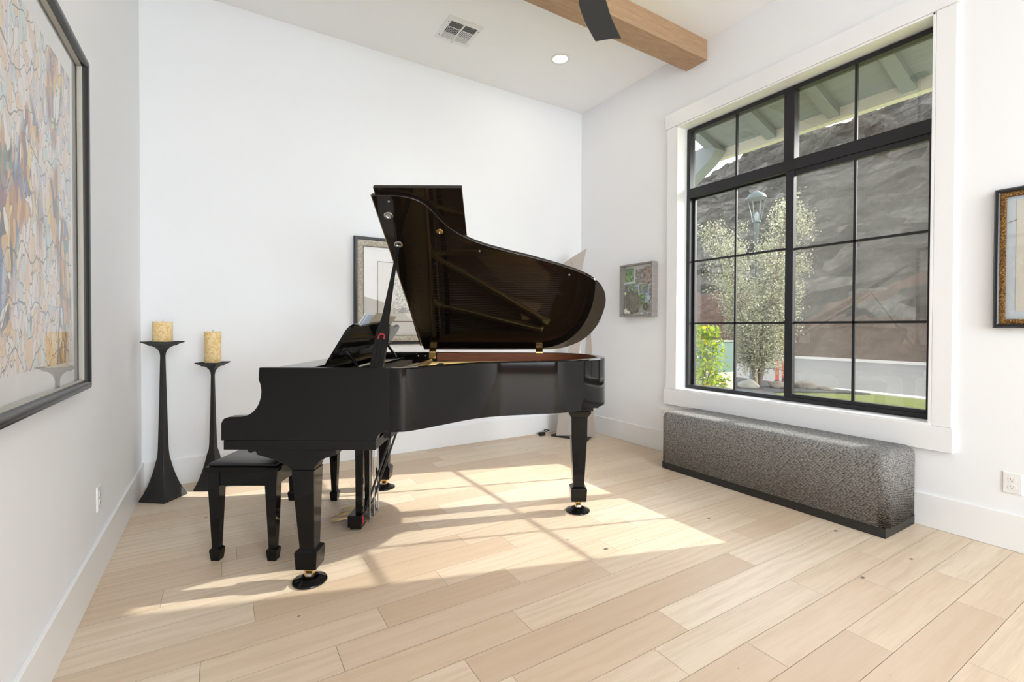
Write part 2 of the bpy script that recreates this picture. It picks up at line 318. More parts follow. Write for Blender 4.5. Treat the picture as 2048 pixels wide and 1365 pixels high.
# ------------------------------------------------------------------ mesh builder
class MB:
    def __init__(s, off=(0, 0, 0)):
        s.v = []; s.f = []; s.off = Vector(off); s.mi = []
    def add(s, vs, fs, mi=0):
        o = len(s.v); s.v += [Vector(v)+s.off for v in vs]; s.f += [tuple(i+o for i in f) for f in fs]; s.mi += [mi]*len(fs); return s
    def box(s, x0, x1, y0, y1, z0, z1, mi=0):
        return s.add([(x0,y0,z0),(x1,y0,z0),(x1,y1,z0),(x0,y1,z0),(x0,y0,z1),(x1,y0,z1),(x1,y1,z1),(x0,y1,z1)],
                     [(0,3,2,1),(4,5,6,7),(0,1,5,4),(1,2,6,5),(2,3,7,6),(3,0,4,7)], mi)
    def frustum(s, cx, cy, z0, z1, a0, b0, a1, b1, mi=0):
        return s.loft([[(cx-a0,cy-b0,z0),(cx+a0,cy-b0,z0),(cx+a0,cy+b0,z0),(cx-a0,cy+b0,z0)],[(cx-a1,cy-b1,z1),(cx+a1,cy-b1,z1),(cx+a1,cy+b1,z1),(cx-a1,cy+b1,z1)]], mi)
    def loft(s, rings, mi=0, closed=True, caps=True):
        n = len(rings[0]); vs = [p for r in rings for p in r]; fs = []
        for i in range(len(rings)-1):
            for j in range(n if closed else n-1):
                k = (j+1) % n; fs.append((i*n+j, i*n+k, (i+1)*n+k, (i+1)*n+j))
        if caps and closed: fs += [tuple(range(n-1, -1, -1)), tuple((len(rings)-1)*n+j for j in range(n))]
        return s.add(vs, fs, mi)
    def prism(s, poly, a, b, axis='y', mi=0):   # poly in the other two axes (order x,y,z)
        def p(q, h): return {'x': (h, q[0], q[1]), 'y': (q[0], h, q[1]), 'z': (q[0], q[1], h)}[axis]
        return s.loft([[p(q, a) for q in poly], [p(q, b) for q in poly]], mi)
    def tube(s, pts, r, seg=10, mi=0, caps=True):
        pts = [Vector(p) for p in pts]; rs = r if isinstance(r, (list, tuple)) else [r]*len(pts); rings = []; prev = None
        for i, p in enumerate(pts):
            d = (pts[min(i+1, len(pts)-1)]-pts[max(i-1, 0)]).normalized()
            a = prev if prev is not None else (Vector((0,0,1)) if abs(d.z) < .9 else Vector((1,0,0)))
            x = (a - d*a.dot(d)).normalized(); prev = x; y = d.cross(x)
            rings.append([p+(x*math.cos(2*PI*k/seg)+y*math.sin(2*PI*k/seg))*rs[i] for k in range(seg)])
        return s.loft(rings, mi, True, caps)
    def lathe(s, prof, c=(0,0,0), seg=40, mi=0, axis=None):
        rings = []
        for r, z in prof: rings.append([Vector((r*math.cos(2*PI*k/seg), r*math.sin(2*PI*k/seg), z)) for k in range(seg)])
        if axis is not None:
            q = Vector((0,0,1)).rotation_difference(Vector(axis)).to_matrix(); rings = [[q@v for v in r] for r in rings]
        rings = [[v+Vector(c) for v in r] for r in rings]
        return s.loft(rings, mi)
    def obj(s, name, mat, parent=None, smooth=35, bevel=0, seg=2, subsurf=0):
        me = bpy.data.meshes.new(name); me.from_pydata([tuple(v) for v in s.v], [], s.f)
        for m in (mat if isinstance(mat, (list, tuple)) else [mat]): me.materials.append(M(m) if isinstance(m, str) else m)
        me.polygons.foreach_set('material_index', s.mi)
        bm = bmesh.new(); bm.from_mesh(me); bmesh.ops.recalc_face_normals(bm, faces=bm.faces)
        if smooth:
            for f in bm.faces: f.smooth = True
            lim = rad(smooth)
            for e in bm.edges:
                if len(e.link_faces) == 2 and e.calc_face_angle(0) > lim: e.smooth = False
        bm.to_mesh(me); bm.free()
        o = bpy.data.objects.new(name, me); C.objects.link(o)
        if parent: o.parent = parent
        if bevel:
            b = o.modifiers.new('bevel', 'BEVEL'); b.width = bevel; b.segments = seg; b.limit_method = 'ANGLE'; b.angle_limit = rad(40); b.harden_normals = True
        if subsurf:
            b = o.modifiers.new('sub', 'SUBSURF'); b.levels = b.render_levels = subsurf
        return o
def tag(o, label=None, cat=None, group=None, kind=None):
    if label: o['label'] = label
    if cat: o['category'] = cat
    if group: o['group'] = group
    if kind: o['kind'] = kind
    return o
def thing(name, label, cat, loc=(0,0,0), rotz=0, group=None):
    o = bpy.data.objects.new(name, None); C.objects.link(o); o.empty_display_size = .1
    o.location = loc; o.rotation_euler = (0, 0, rotz); return tag(o, label, cat, group)
def spline(pts, n=8, closed=False):
    P = [Vector(p) for p in pts]; out = []; N = len(P)
    for i in range(N if closed else N-1):
        g = (lambda k: P[k % N]) if closed else (lambda k: P[min(max(k, 0), N-1)])
        a, b, c, d = g(i-1), g(i), g(i+1), g(i+2)
        for j in range(n):
            t = j/n; out.append(.5*((2*b)+(c-a)*t+(2*a-5*b+4*c-d)*t*t+(3*b-a-3*c+d)*t**3))
    if not closed: out.append(P[-1])
    return out
def S(o): o['kind'] = 'structure'; return o

# ================================================================== ROOM SHELL
YR = -7.5
W0, W1, WZ0, WZ1 = 1.09, 2.965, .62, 3.086       # window opening
floor_rows = []
J = [(0.62,2.4),(0.89,2.09),(1.19,1.93),(1.61,1.76),(0.56,1.93),(1.04,1.61),(0.74,1.48),(0.36,1.77),(1.57,1.33),(1.37,1.17),(1.36,2.22),(1.81,1.92),(-0.23,2.56),(0.11,2.25),(-0.07,1.95),(2.57,1.59),(2.85,1.75),(2.3,1.12),(2.91,1.11),(2.11,0.8),(2.75,0.63),(1.7,0.98),(2.61,0.95),(3.0,0.79),(2.29,1.43),(1.27,3.49),(1.15,3.19),(1.23,2.88),(1.15,2.41),(1.65,2.57),(1.98,2.24),(2.69,2.38),(2.61,2.72)]
rf = random.Random(11)
fm = MB(); tones = []
PW, P0 = .159, .0955
k0, k1 = int((YR-P0)//PW), int((YB-P0)//PW)+1
gap = .0007
fm.box(XL-.1, XR+.1, YR-.1, YB+.1, -.12, -.003, 1); tones += [(0, 0, 0)]*6
for k in range(k0, k1):
    y0, y1 = P0+PW*k, P0+PW*(k+1)
    xs = sorted(x for x, y in J if y0 < y < y1)
    js = [XL-rf.uniform(.05, 1.2)]
    for x in xs+[XR+.05]:
        while x-js[-1] > 2.25: js.append(js[-1]+min(rf.uniform(1.0, 1.75), x-js[-1]-.6))
        js.append(x)
    prev = None
    for a, b in zip(js[:-1], js[1:]):
        a2, b2, c2, d2 = max(a, XL-.02)+gap, min(b, XR+.02)-gap, y0+gap, min(y1, YB+.02)-gap
        if b2 <= a2 or d2 <= c2: continue
        fm.add([(a2,c2,0),(b2,c2,0),(b2,d2,0),(a2,d2,0)], [(0,1,2,3)], 0)
        tn = rf.random()
        if prev is not None and abs(tn-prev) < .15: tn = (tn+.4) % 1
        prev = tn; tones.append((tn, rf.random(), rf.random()))
fl_o = S(fm.obj('floor', ['oak_planks', 'plank_gap'], smooth=0))
ca = fl_o.data.color_attributes.new('plank', 'FLOAT_COLOR', 'CORNER')
li = 0
vals = []
for p, tn in zip(fl_o.data.polygons, tones): vals += [*tn, 1.0]*len(p.loop_indices)
ca.data.foreach_set('color', vals)
tag(fl_o, 'pale oak plank floor with sun patches under the grand piano')

T = .15
mb = MB(); mb.box(XL-T, XR+T, YB+.015, YB+T, 0, ZC+.1); tag(S(mb.obj('wall_back', 'wall_paint', smooth=0)), 'white wall behind the grand piano')
mb = MB(); mb.box(XL-T, XL-.015, YR-T, YB+.02, 0, ZC+.1); tag(S(mb.obj('wall_left', 'wall_paint', smooth=0)), 'white wall carrying the large colourful print')
mb = MB(); RWX = XR+.015
ox0, ox1 = RWX, RWX+.22
mb.box(ox0, ox1, YR-T, W0, 0, ZC+.1).box(ox0, ox1, W1, YB+.02, 0, ZC+.1).box(ox0, ox1, W0, W1, 0, WZ0).box(ox0, ox1, W0, W1, WZ1, ZC+.1)
tag(S(mb.obj('wall_right', 'wall_paint', smooth=0)), 'white wall with the large black framed window')
mb = MB(); mb.box(XL-T, XR+T, YR-T, YR, 0, ZC+.1); S(mb.obj('wall_rear', 'wall_paint', smooth=0))
mb = MB(); mb.box(XL-.014, XR+.014, YR+.001, YR+.02, 0, 1.15); S(mb.obj('rear_dark_panel', 'mahogany', smooth=0))  # unseen dark panel, added to darken reflections in the piano rim
mb = MB(); mb.box(XL-T, XR+T, YR-T, YB+T, ZC, ZC+.12); tag(S(mb.obj('ceiling', 'ceiling_paint', smooth=0)), 'flat off white ceiling with vent and downlight')
mb = MB(); mb.box(XL-.016, XR+.016, YB, YB+.016, 0, BH); S(mb.obj('baseboard_back', 'trim_paint', bevel=.004))
mb = MB(); mb.box(XL-.016, XL, YR, YB+.001, 0, BH); S(mb.obj('baseboard_left', 'trim_paint', bevel=.004))
mb = MB(); mb.box(XR, XR+.016, YR, YB+.001, 0, BH); S(mb.obj('baseboard_right', 'trim_paint', bevel=.004))
# ceiling timber
mb = MB(); mb.box(XL-.014, XR+.014, 2.661, 2.878, 3.557, ZC+.001)
tag(mb.obj('ceiling_beam', 'beam_oak', bevel=.003), 'light oak box beam across the white ceiling', 'beam')

# ------------------------------------------------------------------ window
mb = MB(); e = .022
mb.box(XR-e+.012, XR+.016, W1+.004, W1+.105, WZ0, WZ1)          # far side casing
mb.box(XR-e+.012, XR+.016, W0-.096, W0-.004, WZ0, WZ1)
mb.box(XR-e+.004, XR+.016, .983, 3.089, WZ1+.001, 3.224)        # head
mb.box(XR-e+.004, XR+.016, .985, 3.089, .473, WZ0-.001)         # apron
tag(S(mb.obj('trim_1', 'trim_paint', bevel=.002)), 'wide flat white casing around the window')
mb = MB()
mb.box(XR-.010, 3.80, W1-.012, W1+.003, WZ0, WZ1).box(XR-.010, 3.80, W0-.003, W0+.012, WZ0, WZ1)
mb.box(XR-.010, 3.80, W0, W1, WZ1-.014, WZ1).box(XR-.014, 3.80, W0, W1, WZ0-.003, WZ0+.012)
tag(S(mb.obj('trim_2', 'trim_paint', bevel=.0015)), 'white reveal boards lining the window opening')
win = thing('window_1', 'black gridded window beside the piano looking out to a rocky hill', 'window', (WX, 2.03, .63)); S(win)
wo = (-WX, -2.03, -.63)
y0, y1, z0, z1 = W0+.012, 2.945, .635, 3.067
mb = MB(wo); fx0, fx1 = WX, WX+.075
mb.box(fx0, fx1, y0, y0+.030, z0, z1).box(fx0, fx1, y1-.032, y1, z0, z1).box(fx0, fx1, y0+.030, y1-.032, z1-.034, z1).box(fx0, fx1, y0+.030, y1-.032, z0, z0+.030)
mb.box(fx0-.002, fx1, y0+.030, y1-.032, 2.418, 2.506)               # transom bar
mb.box(fx0-.001, fx1, 1.966, 2.046, 2.506, z1-.034)                # transom post
mb.obj('frame', 'window_black', win, bevel=.003)
mb = MB(wo); gx0, gx1 = WX+.006, WX+.046                              # sliding sash, near the room
sy0, sy1, sz0, sz1 = y0+.030, 2.026, z0+.030, 2.418
mb.box(gx0, gx1, sy0, sy0+.022, sz0, sz1).box(gx0-.004, gx1, sy1-.058, sy1, sz0, sz1).box(gx0, gx1, sy0+.022, sy1-.058, sz0, .690).box(gx0, gx1, sy0+.022, sy1-.058, 2.378, sz1)
mb.obj('sash', 'window_black', win, bevel=.003)
mb = MB(wo); mb.box(gx0+.042, gx1+.035, sy1-.02, sy1+.028, z0+.03, 2.418).box(gx0+.042, gx1+.035, y1-.054, y1-.030, z0+.03, 2.418).box(gx0+.042, gx1+.035, sy1+.02, y1-.05, 2.405, 2.418)
mb.obj('fixed_sash', 'window_black', win, bevel=.003)
mb = MB(wo); m_ = .0085
gm0, gm1 = WX+.018, WX+.034
mb.box(gm0, gm1, 1.561-m_, 1.561+m_, .69, 2.378)
for zz in (1.243, 1.812): mb.box(gm0, gm1, sy0+.022, sy1-.058, zz-m_, zz+m_)
mb.box(gm0, gm1, 1.561-m_, 1.561+m_, 2.506, z1-.034)
fm0, fm1 = WX+.056, WX+.072
mb.box(gm0, gm1, 2.457-m_, 2.457+m_, 2.506, z1-.034)
mb.box(fm0-.02, fm1-.02, 2.47-m_, 2.47+m_, z0+.03, 2.405)
for zz in (1.243, 1.825): mb.box(fm0-.02, fm1-.02, sy1+.028, y1-.054, zz-m_, zz+m_)
mb.obj('muntin_bars', 'window_black', win, smooth=0)
def pane(x, a, b, c, d, nm='pane', mt='window_glass'):
    q = MB(wo); q.box(x, x+.004, a, b, c, d); 
    # single sheet: keep one face pair only so light passes once
    q = MB(wo); q.add([(x,a,c),(x,b,c),(x,b,d),(x,a,d)], [(0,1,2,3)]); return q.obj(nm, mt, win, smooth=0)
pane(WX+.026, sy0+.020, sy1-.056, .688, 2.380)
pane(WX+.048, sy1+.026, y1-.052, z0+.028, 2.407)
pane(WX+.026, y0+.028, 1.968, 2.504, z1-.032)
pane(WX+.026, 2.044, y1-.030, 2.504, z1-.032)
tag(pane(WX+.068, y0+.03, sy1-.01, z0+.03, 2.418, 'insect_screen', 'screen_mesh'), 'grey mesh insect screen')

# ================================================================== GRAND PIANO
U0, D0 = -.30, 2.86
PO = (-U0, -D0, 0)
piano = thing('grand_piano', 'glossy black grand piano with its lid propped open', 'piano', UD(U0, D0), -YAW)
def P(): return MB(PO)
ZT, ZB = 1.012, .719
DN, DF_ = 2.15, 3.58
# rim
scurve = [(-.56,2.15),(-.51,2.151),(-.46,2.180),(-.40,2.242),(-.34,2.310),(-.28,2.380),(-.22,2.444),(-.15,2.500),(-.075,2.540),(0,2.565),(.075,2.584),(.15,2.606),(.25,2.632),(.32,2.664),(.41,2.728),(.50,2.822),(.565,2.915),(.598,3.02),(.604,3.14),(.580,3.28),(.52,3.41),(.43,3.505),(.32,3.560),(.20,3.580)]
out = spline([(a, b, 0) for a, b in scurve], 6)
out = [Vector((p.x, p.y)) for p in out] + [Vector((.0, 3.58)), Vector((-.3, 3.58)), Vector((-.56, 3.58))]
def inset(poly, w):
    r = []
    for i, p in enumerate(poly):
        a = poly[max(i-1, 0)]; b = poly[min(i+1, len(poly)-1)]; d = (b-a).normalized(); r.append(p+Vector((-d.y, d.x))*w)
    return r
inn = inset(out, .052)
mb = P(); n = len(out)
rings = []
for p, q in zip(out, inn): rings.append([(p.x,p.y,ZB),(p.x,p.y,ZT-.006),(p.x+(q.x-p.x)*.12,p.y+(q.y-p.y)*.12,ZT),(q.x-(q.x-p.x)*.08,q.y-(q.y-p.y)*.08,ZT),(q.x,q.y,ZT-.004),(q.x,q.y,ZB)])
mb.loft(rings)
mb.obj('rim', 'piano_black', piano, smooth=30)
# mahogany veneer lining inside the rim
lin = inset(out, .0535); li2 = inset(out, .056)
mb = P(); rings = []
for p, q in zip(lin, li2):
    rings.append([(p.x,p.y,.86),(p.x,p.y,ZT-.004),(q.x,q.y,ZT-.004),(q.x,q.y,.86)])
mb.loft(rings); tag(mb.obj('inner_rim', 'mahogany', piano, smooth=30), 'red brown mahogany lining')
# cheeks (arms)
prof = [(-1.155,1.012),(-1.158,.958)] + [(p.x, p.y) for p in spline([(-1.158,.957,0),(-1.149,.930,0),(-1.146,.900,0),(-1.150,.872,0),(-1.160,.842,0),(-1.178,.816,0),(-1.202,.797,0),(-1.232,.788,0),(-1.265,.786,0)], 5)] + [(p.x, p.y) for p in spline([(-1.296,.785,0),(-1.318,.776,0),(-1.330,.755,0)], 5)] + [(-1.331,.678),(-.622,.678)] + [(p.x, p.y) for p in spline([(-.620,.684,0),(-.612,.702,0),(-.597,.714,0),(-.575,.719,0)], 4)] + [(-.56,.7195),(-.56,1.012)]
for a, b in ((DN, DN+.052), (DF_-.052, DF_)):
    mb = P(); mb.prism(prof, a, b, 'y'); mb.obj('arm', 'piano_satin', piano, smooth=25, bevel=.003)
mb = P(); mb.box(-1.319, -.623, DN+.001, DF_-.001, .635, .6775); mb.obj('keybed', 'piano_satin', piano, bevel=.002)
mb = P(); mb.box(-1.316, -1.288, DN+.053, DF_-.053, .678, .742); mb.obj('key_slip', 'piano_black', piano, bevel=.004)
fb = [(-1.285,.7425),(-1.285,.762)] + [(p.x,p.y) for p in spline([(-1.27,.775,0),(-1.22,.785,0),(-1.185,.80,0),(-1.165,.84,0),(-1.155,.90,0),(-1.152,.955,0),(-1.15,.985,0)],4)] + [(-1.135,.985),(-1.135,.90),(-1.15,.80),(-1.18,.7425)]
mb = P(); mb.prism(fb, DN+.053, DF_-.053, 'y'); mb.obj('fallboard', 'piano_black', piano, smooth=40)
# belly rail closing the action, soundboard and plate
mb = P(); mb.box(-.60, -.565, DN+.053, DF_-.053, .679, .90); mb.obj('belly_rail', 'piano_satin', piano)
inner = inset(out, .0565)
poly = [(p.x, p.y) for p in inner]
mb = P(); mb.prism(poly, .845, .857, 'z'); mb.obj('soundboard', 'soundboard', piano, smooth=0)
# cast plate: pin web, rim flange and struts
def S_at(u):   # near inner edge depth at u
    best = min(inner[:130], key=lambda p: abs(p.x-u) + (10 if p.y > 3.0 else 0)); return best.y
mb = P()
web = [(-1.05, DN+.056), (-.64, DN+.056), (-.60, 2.30), (-.585, 2.9), (-.60, 3.522), (-1.05, 3.522)]
mb.prism(web, .905, .930, 'z')
f1 = inset(out, .057); f2 = inset(out, .115)
rings = []
for p, q in zip(f1, f2): rings.append([(p.x,p.y,.880),(p.x,p.y,.936),(q.x,q.y,.930),(q.x,q.y,.880)])
mb.loft(rings)
struts = [((-.62,2.26),(-.20,2.53)), ((-.60,2.55),(.10,2.72)), ((-.60,2.86),(.42,2.86)), ((-.60,2.86),(.28,3.40)), ((-.60,3.24),(.24,3.46))]
for a, b in struts:
    a, b = Vector(a), Vector(b); d = (b-a).normalized(); nrm = Vector((-d.y, d.x))
    def ring(p, w, zt): return [(*(p-nrm*w), .886), (*(p-nrm*w), zt-.012), (*(p-nrm*w*.55), zt), (*(p+nrm*w*.55), zt), (*(p+nrm*w), zt-.012), (*(p+nrm*w), .886)]
    mb.loft([ring(a, .030, .938), ring(a+(b-a)*.06, .018, .962), ring(a+(b-a)*.94, .016, .955), ring(b, .030, .932)])
mb.tube([(-.60, 2.26, .95), (-.60, 3.5, .95)], .014)
mb.obj('plate', 'gold_plate', piano, smooth=40)
# bridge, strings, pins, dampers
mb = P(); br = spline([(-.42,2.36,0),(-.2,2.60,0),(.0,2.76,0),(.2,2.90,0),(.33,3.02,0)], 6)
mb.loft([[(p.x-.012,p.y+.012,.857),(p.x-.012,p.y+.012,.893),(p.x+.012,p.y-.012,.893),(p.x+.012,p.y-.012,.857)] for p in br])
mb.obj('bridge', 'mahogany', piano)
mb = P(); rs = random.Random(3)
for i in range(88):
    s_ = i/87
    if i < 62:
        y_a = 2.235+s_*1.10; y_b = 2.40+s_*1.02; xb = -.42+s_*1.15; xb = min(xb, .40)
        a = Vector((-.70, y_a, .934)); m1 = Vector((-.60, y_a+.004, .914)); b = Vector((xb, min(y_b+s_*.10, 3.3), .897))
    else:
        q = (i-62)/25; a = Vector((-.70, 2.95+q*.52, .936)); m1 = Vector((-.60, 2.95+q*.52, .925)); b = Vector((.40-q*.14, 2.98+q*.42, .912))
    mb.tube([a, m1, b], .0011 if i < 62 else .0020, 4, caps=False)
tag(mb.obj('strings', 'string_steel', piano), kind='stuff')
mb = P()
for i in range(110):
    s_ = i/109
    for k in range(2): 
        mb.lathe([(.0032,.930),(.0032,.958)], (-.74-.05*k-.02*(i % 2), 2.225+s_*1.27, 0), 6)
tag(mb.obj('tuning_pins', 'steel', piano), kind='stuff')
mb = P()
for i in range(70):
    s_ = i/69; y = 2.26+s_*1.22; x = -.54+.05*math.sin(s_*2.2)
    mb.box(x-.012, x+.020, y-.0065, y+.0065, .918, .952).box(x-.004, x+.014, y-.005, y+.005, .900, .918)
tag(mb.obj('dampers', 'felt_black', piano, bevel=.001), 'row of black damper heads', kind='stuff')
mb = P(); mb.box(-.60, -.585, 2.24, 3.51, .915, .921); mb.obj('string_felt', 'felt_red', piano)
# lid hinges and the far rim screws
for u in (-.594, .205):
    mb = P(); mb.box(u-.026, u+.026, 3.5255, 3.5285, .965, 1.012)
    pr = spline([(u, 3.5265, 1.008), (u, 3.530, 1.020), (u, 3.545, 1.032), (u, 3.558, 1.045)], 4)
    mb.loft([[(u-.026, p.y-.002, p.z), (u+.026, p.y-.002, p.z), (u+.026, p.y+.002, p.z+.003), (u-.026, p.y+.002, p.z+.003)] for p in pr])
    mb.obj('hinge', 'brass', piano, smooth=50)
mb = P(); mb.box(-1.12, -.622, 3.515, 3.527, .93, 1.010); hb = mb.obj('hinge_block', 'piano_black', piano, bevel=.002)
for u in (-.70, -.645):
    mb = P(); mb.lathe([(.006,0),(.006,.002),(.003,.004)], (u, 3.515, .985), 14, axis=(0,-1,0)); mb.obj('screw', 'screw_metal', hb)
# shelf beside and under the music desk
mb = P(); mb.box(-1.13, -.955, DN+.054, DF_-.054, .986, 1.006).box(-.955, -.70, DN+.054, DN+.10, .986, 1.006).box(-.955, -.70, DF_-.11, DF_-.066, .986, 1.006)
mb.obj('desk_shelf', 'piano_black', piano, bevel=.002)
# music desk
dk = thing('music_desk', None, None); dk.parent = piano
pb, pt = Vector((-.905, 1.008)), Vector((-.772, 1.212)); ax = (pt-pb); L = ax.length; ax.normalize(); nx = Vector((ax.y, -ax.x))
def DSK(t, d, o=0): q = pb+ax*t+nx*o; return (q.x, d, q.y)
edge = [(0,2.285),(.20,2.262),(.225,2.275),(.238,2.30),(.246,2.335),(.243,2.37),(.236,2.41),(.240,2.50),(.252,2.60),(.262,2.72),(.265,2.765),(.262,2.81),(.252,2.93),(.240,3.03),(.236,3.10),(.243,3.15),(.246,3.19),(.238,3.225),(.22,3.25),(.20,3.262),(0,3.25)]
es = [Vector((a, b, 0)) for a, b in edge[:1]] + spline([(a, b, 0) for a, b in edge[1:-1]], 4) + [Vector((*edge[-1], 0))]
mb = P(); mb.loft([[DSK(p.x, p.y, -.008) for p in es], [DSK(p.x, p.y, .008) for p in es]]); mb.obj('desk_panel', 'piano_black', dk, smooth=30, bevel=.003)
mb = P()
mb.loft([[DSK(t_, 2.31, .009) for t_ in (.10, .122)] + [DSK(t_, 2.31, .026) for t_ in (.122, .10)], [DSK(t_, 3.21, .009) for t_ in (.10, .122)] + [DSK(t_, 3.21, .026) for t_ in (.122, .10)]])
mb.obj('back_rail', 'piano_black', dk, bevel=.002)
for d in (2.36, 3.14):
    mb = P(); a = Vector(DSK(.105, d, .020)); b = Vector((-.775, d+.01, 1.000)); w = Vector((0, .011, 0)); q = Vector((.006, 0, .003))
    mb.loft([[a-w-q, a+w-q, a+w+q, a-w+q], [b-w-q, b+w-q, b+w+q, b-w+q]]); mb.obj('strut', 'piano_black', dk, bevel=.002)
mb = P(); mb.loft([[DSK(-.002, 2.36, -.032), DSK(.010, 2.36, -.032), DSK(.010, 2.36, -.009), DSK(-.002, 2.36, -.009)], [DSK(-.002, 3.21, -.032), DSK(.010, 3.21, -.032), DSK(.010, 3.21, -.009), DSK(-.002, 3.21, -.009)]])
mb.obj('ledge', 'piano_black', dk, bevel=.002)
mb = P(); mb.box(-.86, -.775, 2.22, 3.50, .972, .984); mb.obj('slide_rail', 'piano_black', dk, bevel=.002)
for d in (2.30,):
    mb = P(); mb.box(-.872, -.842, d-.012, d+.012, .9845, 1.004); mb.obj('catch', 'brass', dk, bevel=.002)
# lid
TH = rad(35); Z0 = 1.030; DH = 3.58
def LID(u, w, t=0): return (u, DH - w*math.cos(TH) + t*math.sin(TH), Z0 + w*math.sin(TH) + t*math.cos(TH))
lid = thing('lid', None, None); lid.parent = piano
le = [(.289,.004),(.37,.022),(.437,.058),(.505,.118),(.560,.205),(.600,.325),(.616,.45),(.614,.60),(.575,.722),(.495,.822),(.411,.880),(.330,.920),(.253,.953),(.160,.990),(.074,1.022),(0,1.046),(-.07,1.072),(-.14,1.100),(-.209,1.133),(-.27,1.172),(-.328,1.222),(-.375,1.280),(-.405,1.330),(-.440,1.383),(-.480,1.418),(-.53,1.441),(-.585,1.452)]
lp = [Vector((-.669, -.005, 0)), Vector((0, -.003, 0))] + spline([(a, b, 0) for a, b in le], 5) + [Vector((-.715, 1.453, 0))]
mb = P(); mb.loft([[LID(p.x, p.y, 0) for p in lp], [LID(p.x, p.y, .021) for p in lp]])
tag(mb.obj('main_panel', 'lid_gloss', lid, smooth=30, bevel=.004), 'mirror polished dark brown black underside')
fp = [(-.700, .01), (-.255, .01), (-.255, 1.484), (-.703, 1.484)]
mb = P(); mb.loft([[LID(a, b, .0245) for a, b in fp], [LID(a, b, .0455) for a, b in fp]]); mb.obj('front_flap', 'lid_gloss', lid, smooth=0, bevel=.004)
mb = P(); mb.tube([LID(-.683, .03, .023), LID(-.722, 1.44, .023)], .0035, 8); mb.obj('flap_hinge', 'brass', lid)
ln = Vector((0, -math.sin(TH), -math.cos(TH)))
for u, w in ((-.654, 1.324), (-.643, 1.111)):
    mb = P(); mb.lathe([(.023,0),(.024,.003),(.020,.006),(.014,.006),(.011,.001),(.001,.001)], LID(u, w, 0), 28, axis=ln); mb.obj('prop_socket', 'chrome', lid, smooth=50)
mb = P(); mb.lathe([(.018,0),(.018,.003),(.015,.005),(.001,.005)], LID(-.397, 1.211, 0), 28, axis=ln); lk = mb.obj('lock_plate', 'brass', lid, smooth=50)
c_ = Vector(LID(-.397, 1.211, -.0055)); mb = P(); mb.box(c_.x-.003, c_.x+.002, c_.y-.002, c_.y+.001, c_.z-.010, c_.z+.010); mb.obj('lock_hook', 'chrome', lk)
for u, w in ((-.633, 1.417), (-.188, 1.061), (.347, .858), (.603, .385)):
    mb = P(); mb.lathe([(.007,0),(.007,.005),(.004,.008),(.001,.008)], LID(u, w, 0), 16, axis=ln); mb.obj('rubber_buffer', 'screw_metal', lid, smooth=50)
# prop
pr = thing('lid_prop', None, None); pr.parent = piano
A = Vector((-.648, 2.225, .955)); B = Vector((-.643, 2.668, 1.664)); dv = (B-A).normalized(); wv_ = Vector((1, 0, 0)); wv_ = (wv_-dv*wv_.dot(dv)).normalized(); tv = dv.cross(wv_)
Lp = (B-A).length
mb = P(); rings = []
for s_, hw, ht in [(0,.032,.011),(.27,.0315,.011),(.315,.031,.011),(.345,.027,.0105),(.375,.0215,.010),(.42,.0178,.009),(.55,.0145,.008),(.75,.0095,.007),(.93,.0068,.006),(.985,.006,.005)]:
    c0 = A+dv*(Lp*s_); rings.append([c0-wv_*hw-tv*ht, c0+wv_*hw-tv*ht, c0+wv_*hw+tv*ht, c0-wv_*hw+tv*ht])
mb.loft(rings); mb.obj('long_stick', 'piano_satin', pr, smooth=30, bevel=.002)
side = -1 if (tv.dot(Vector((0,-1,0))) < 0) else 1
mb = P(); a = A+tv*side*.0125; mb.loft([[a+dv*(Lp*q)-wv_*.0085-tv*.003, a+dv*(Lp*q)+wv_*.0085-tv*.003, a+dv*(Lp*q)+wv_*.0085+tv*.003, a+dv*(Lp*q)-wv_*.0085+tv*.003] for q in (0, .262)])
mb.obj('short_stick', 'piano_black', pr, bevel=.002)
mb = P(); b_ = A+dv*(Lp*.25)+tv*side*.0125; mb.tube([b_-wv_*.014, b_+dv*.022-wv_*.014, b_+dv*.030-wv_*.008, b_+dv*.030+wv_*.008, b_+dv*.022+wv_*.014, b_+wv_*.014], .0032, 8); mb.obj('prop_felt', 'felt_red', pr)
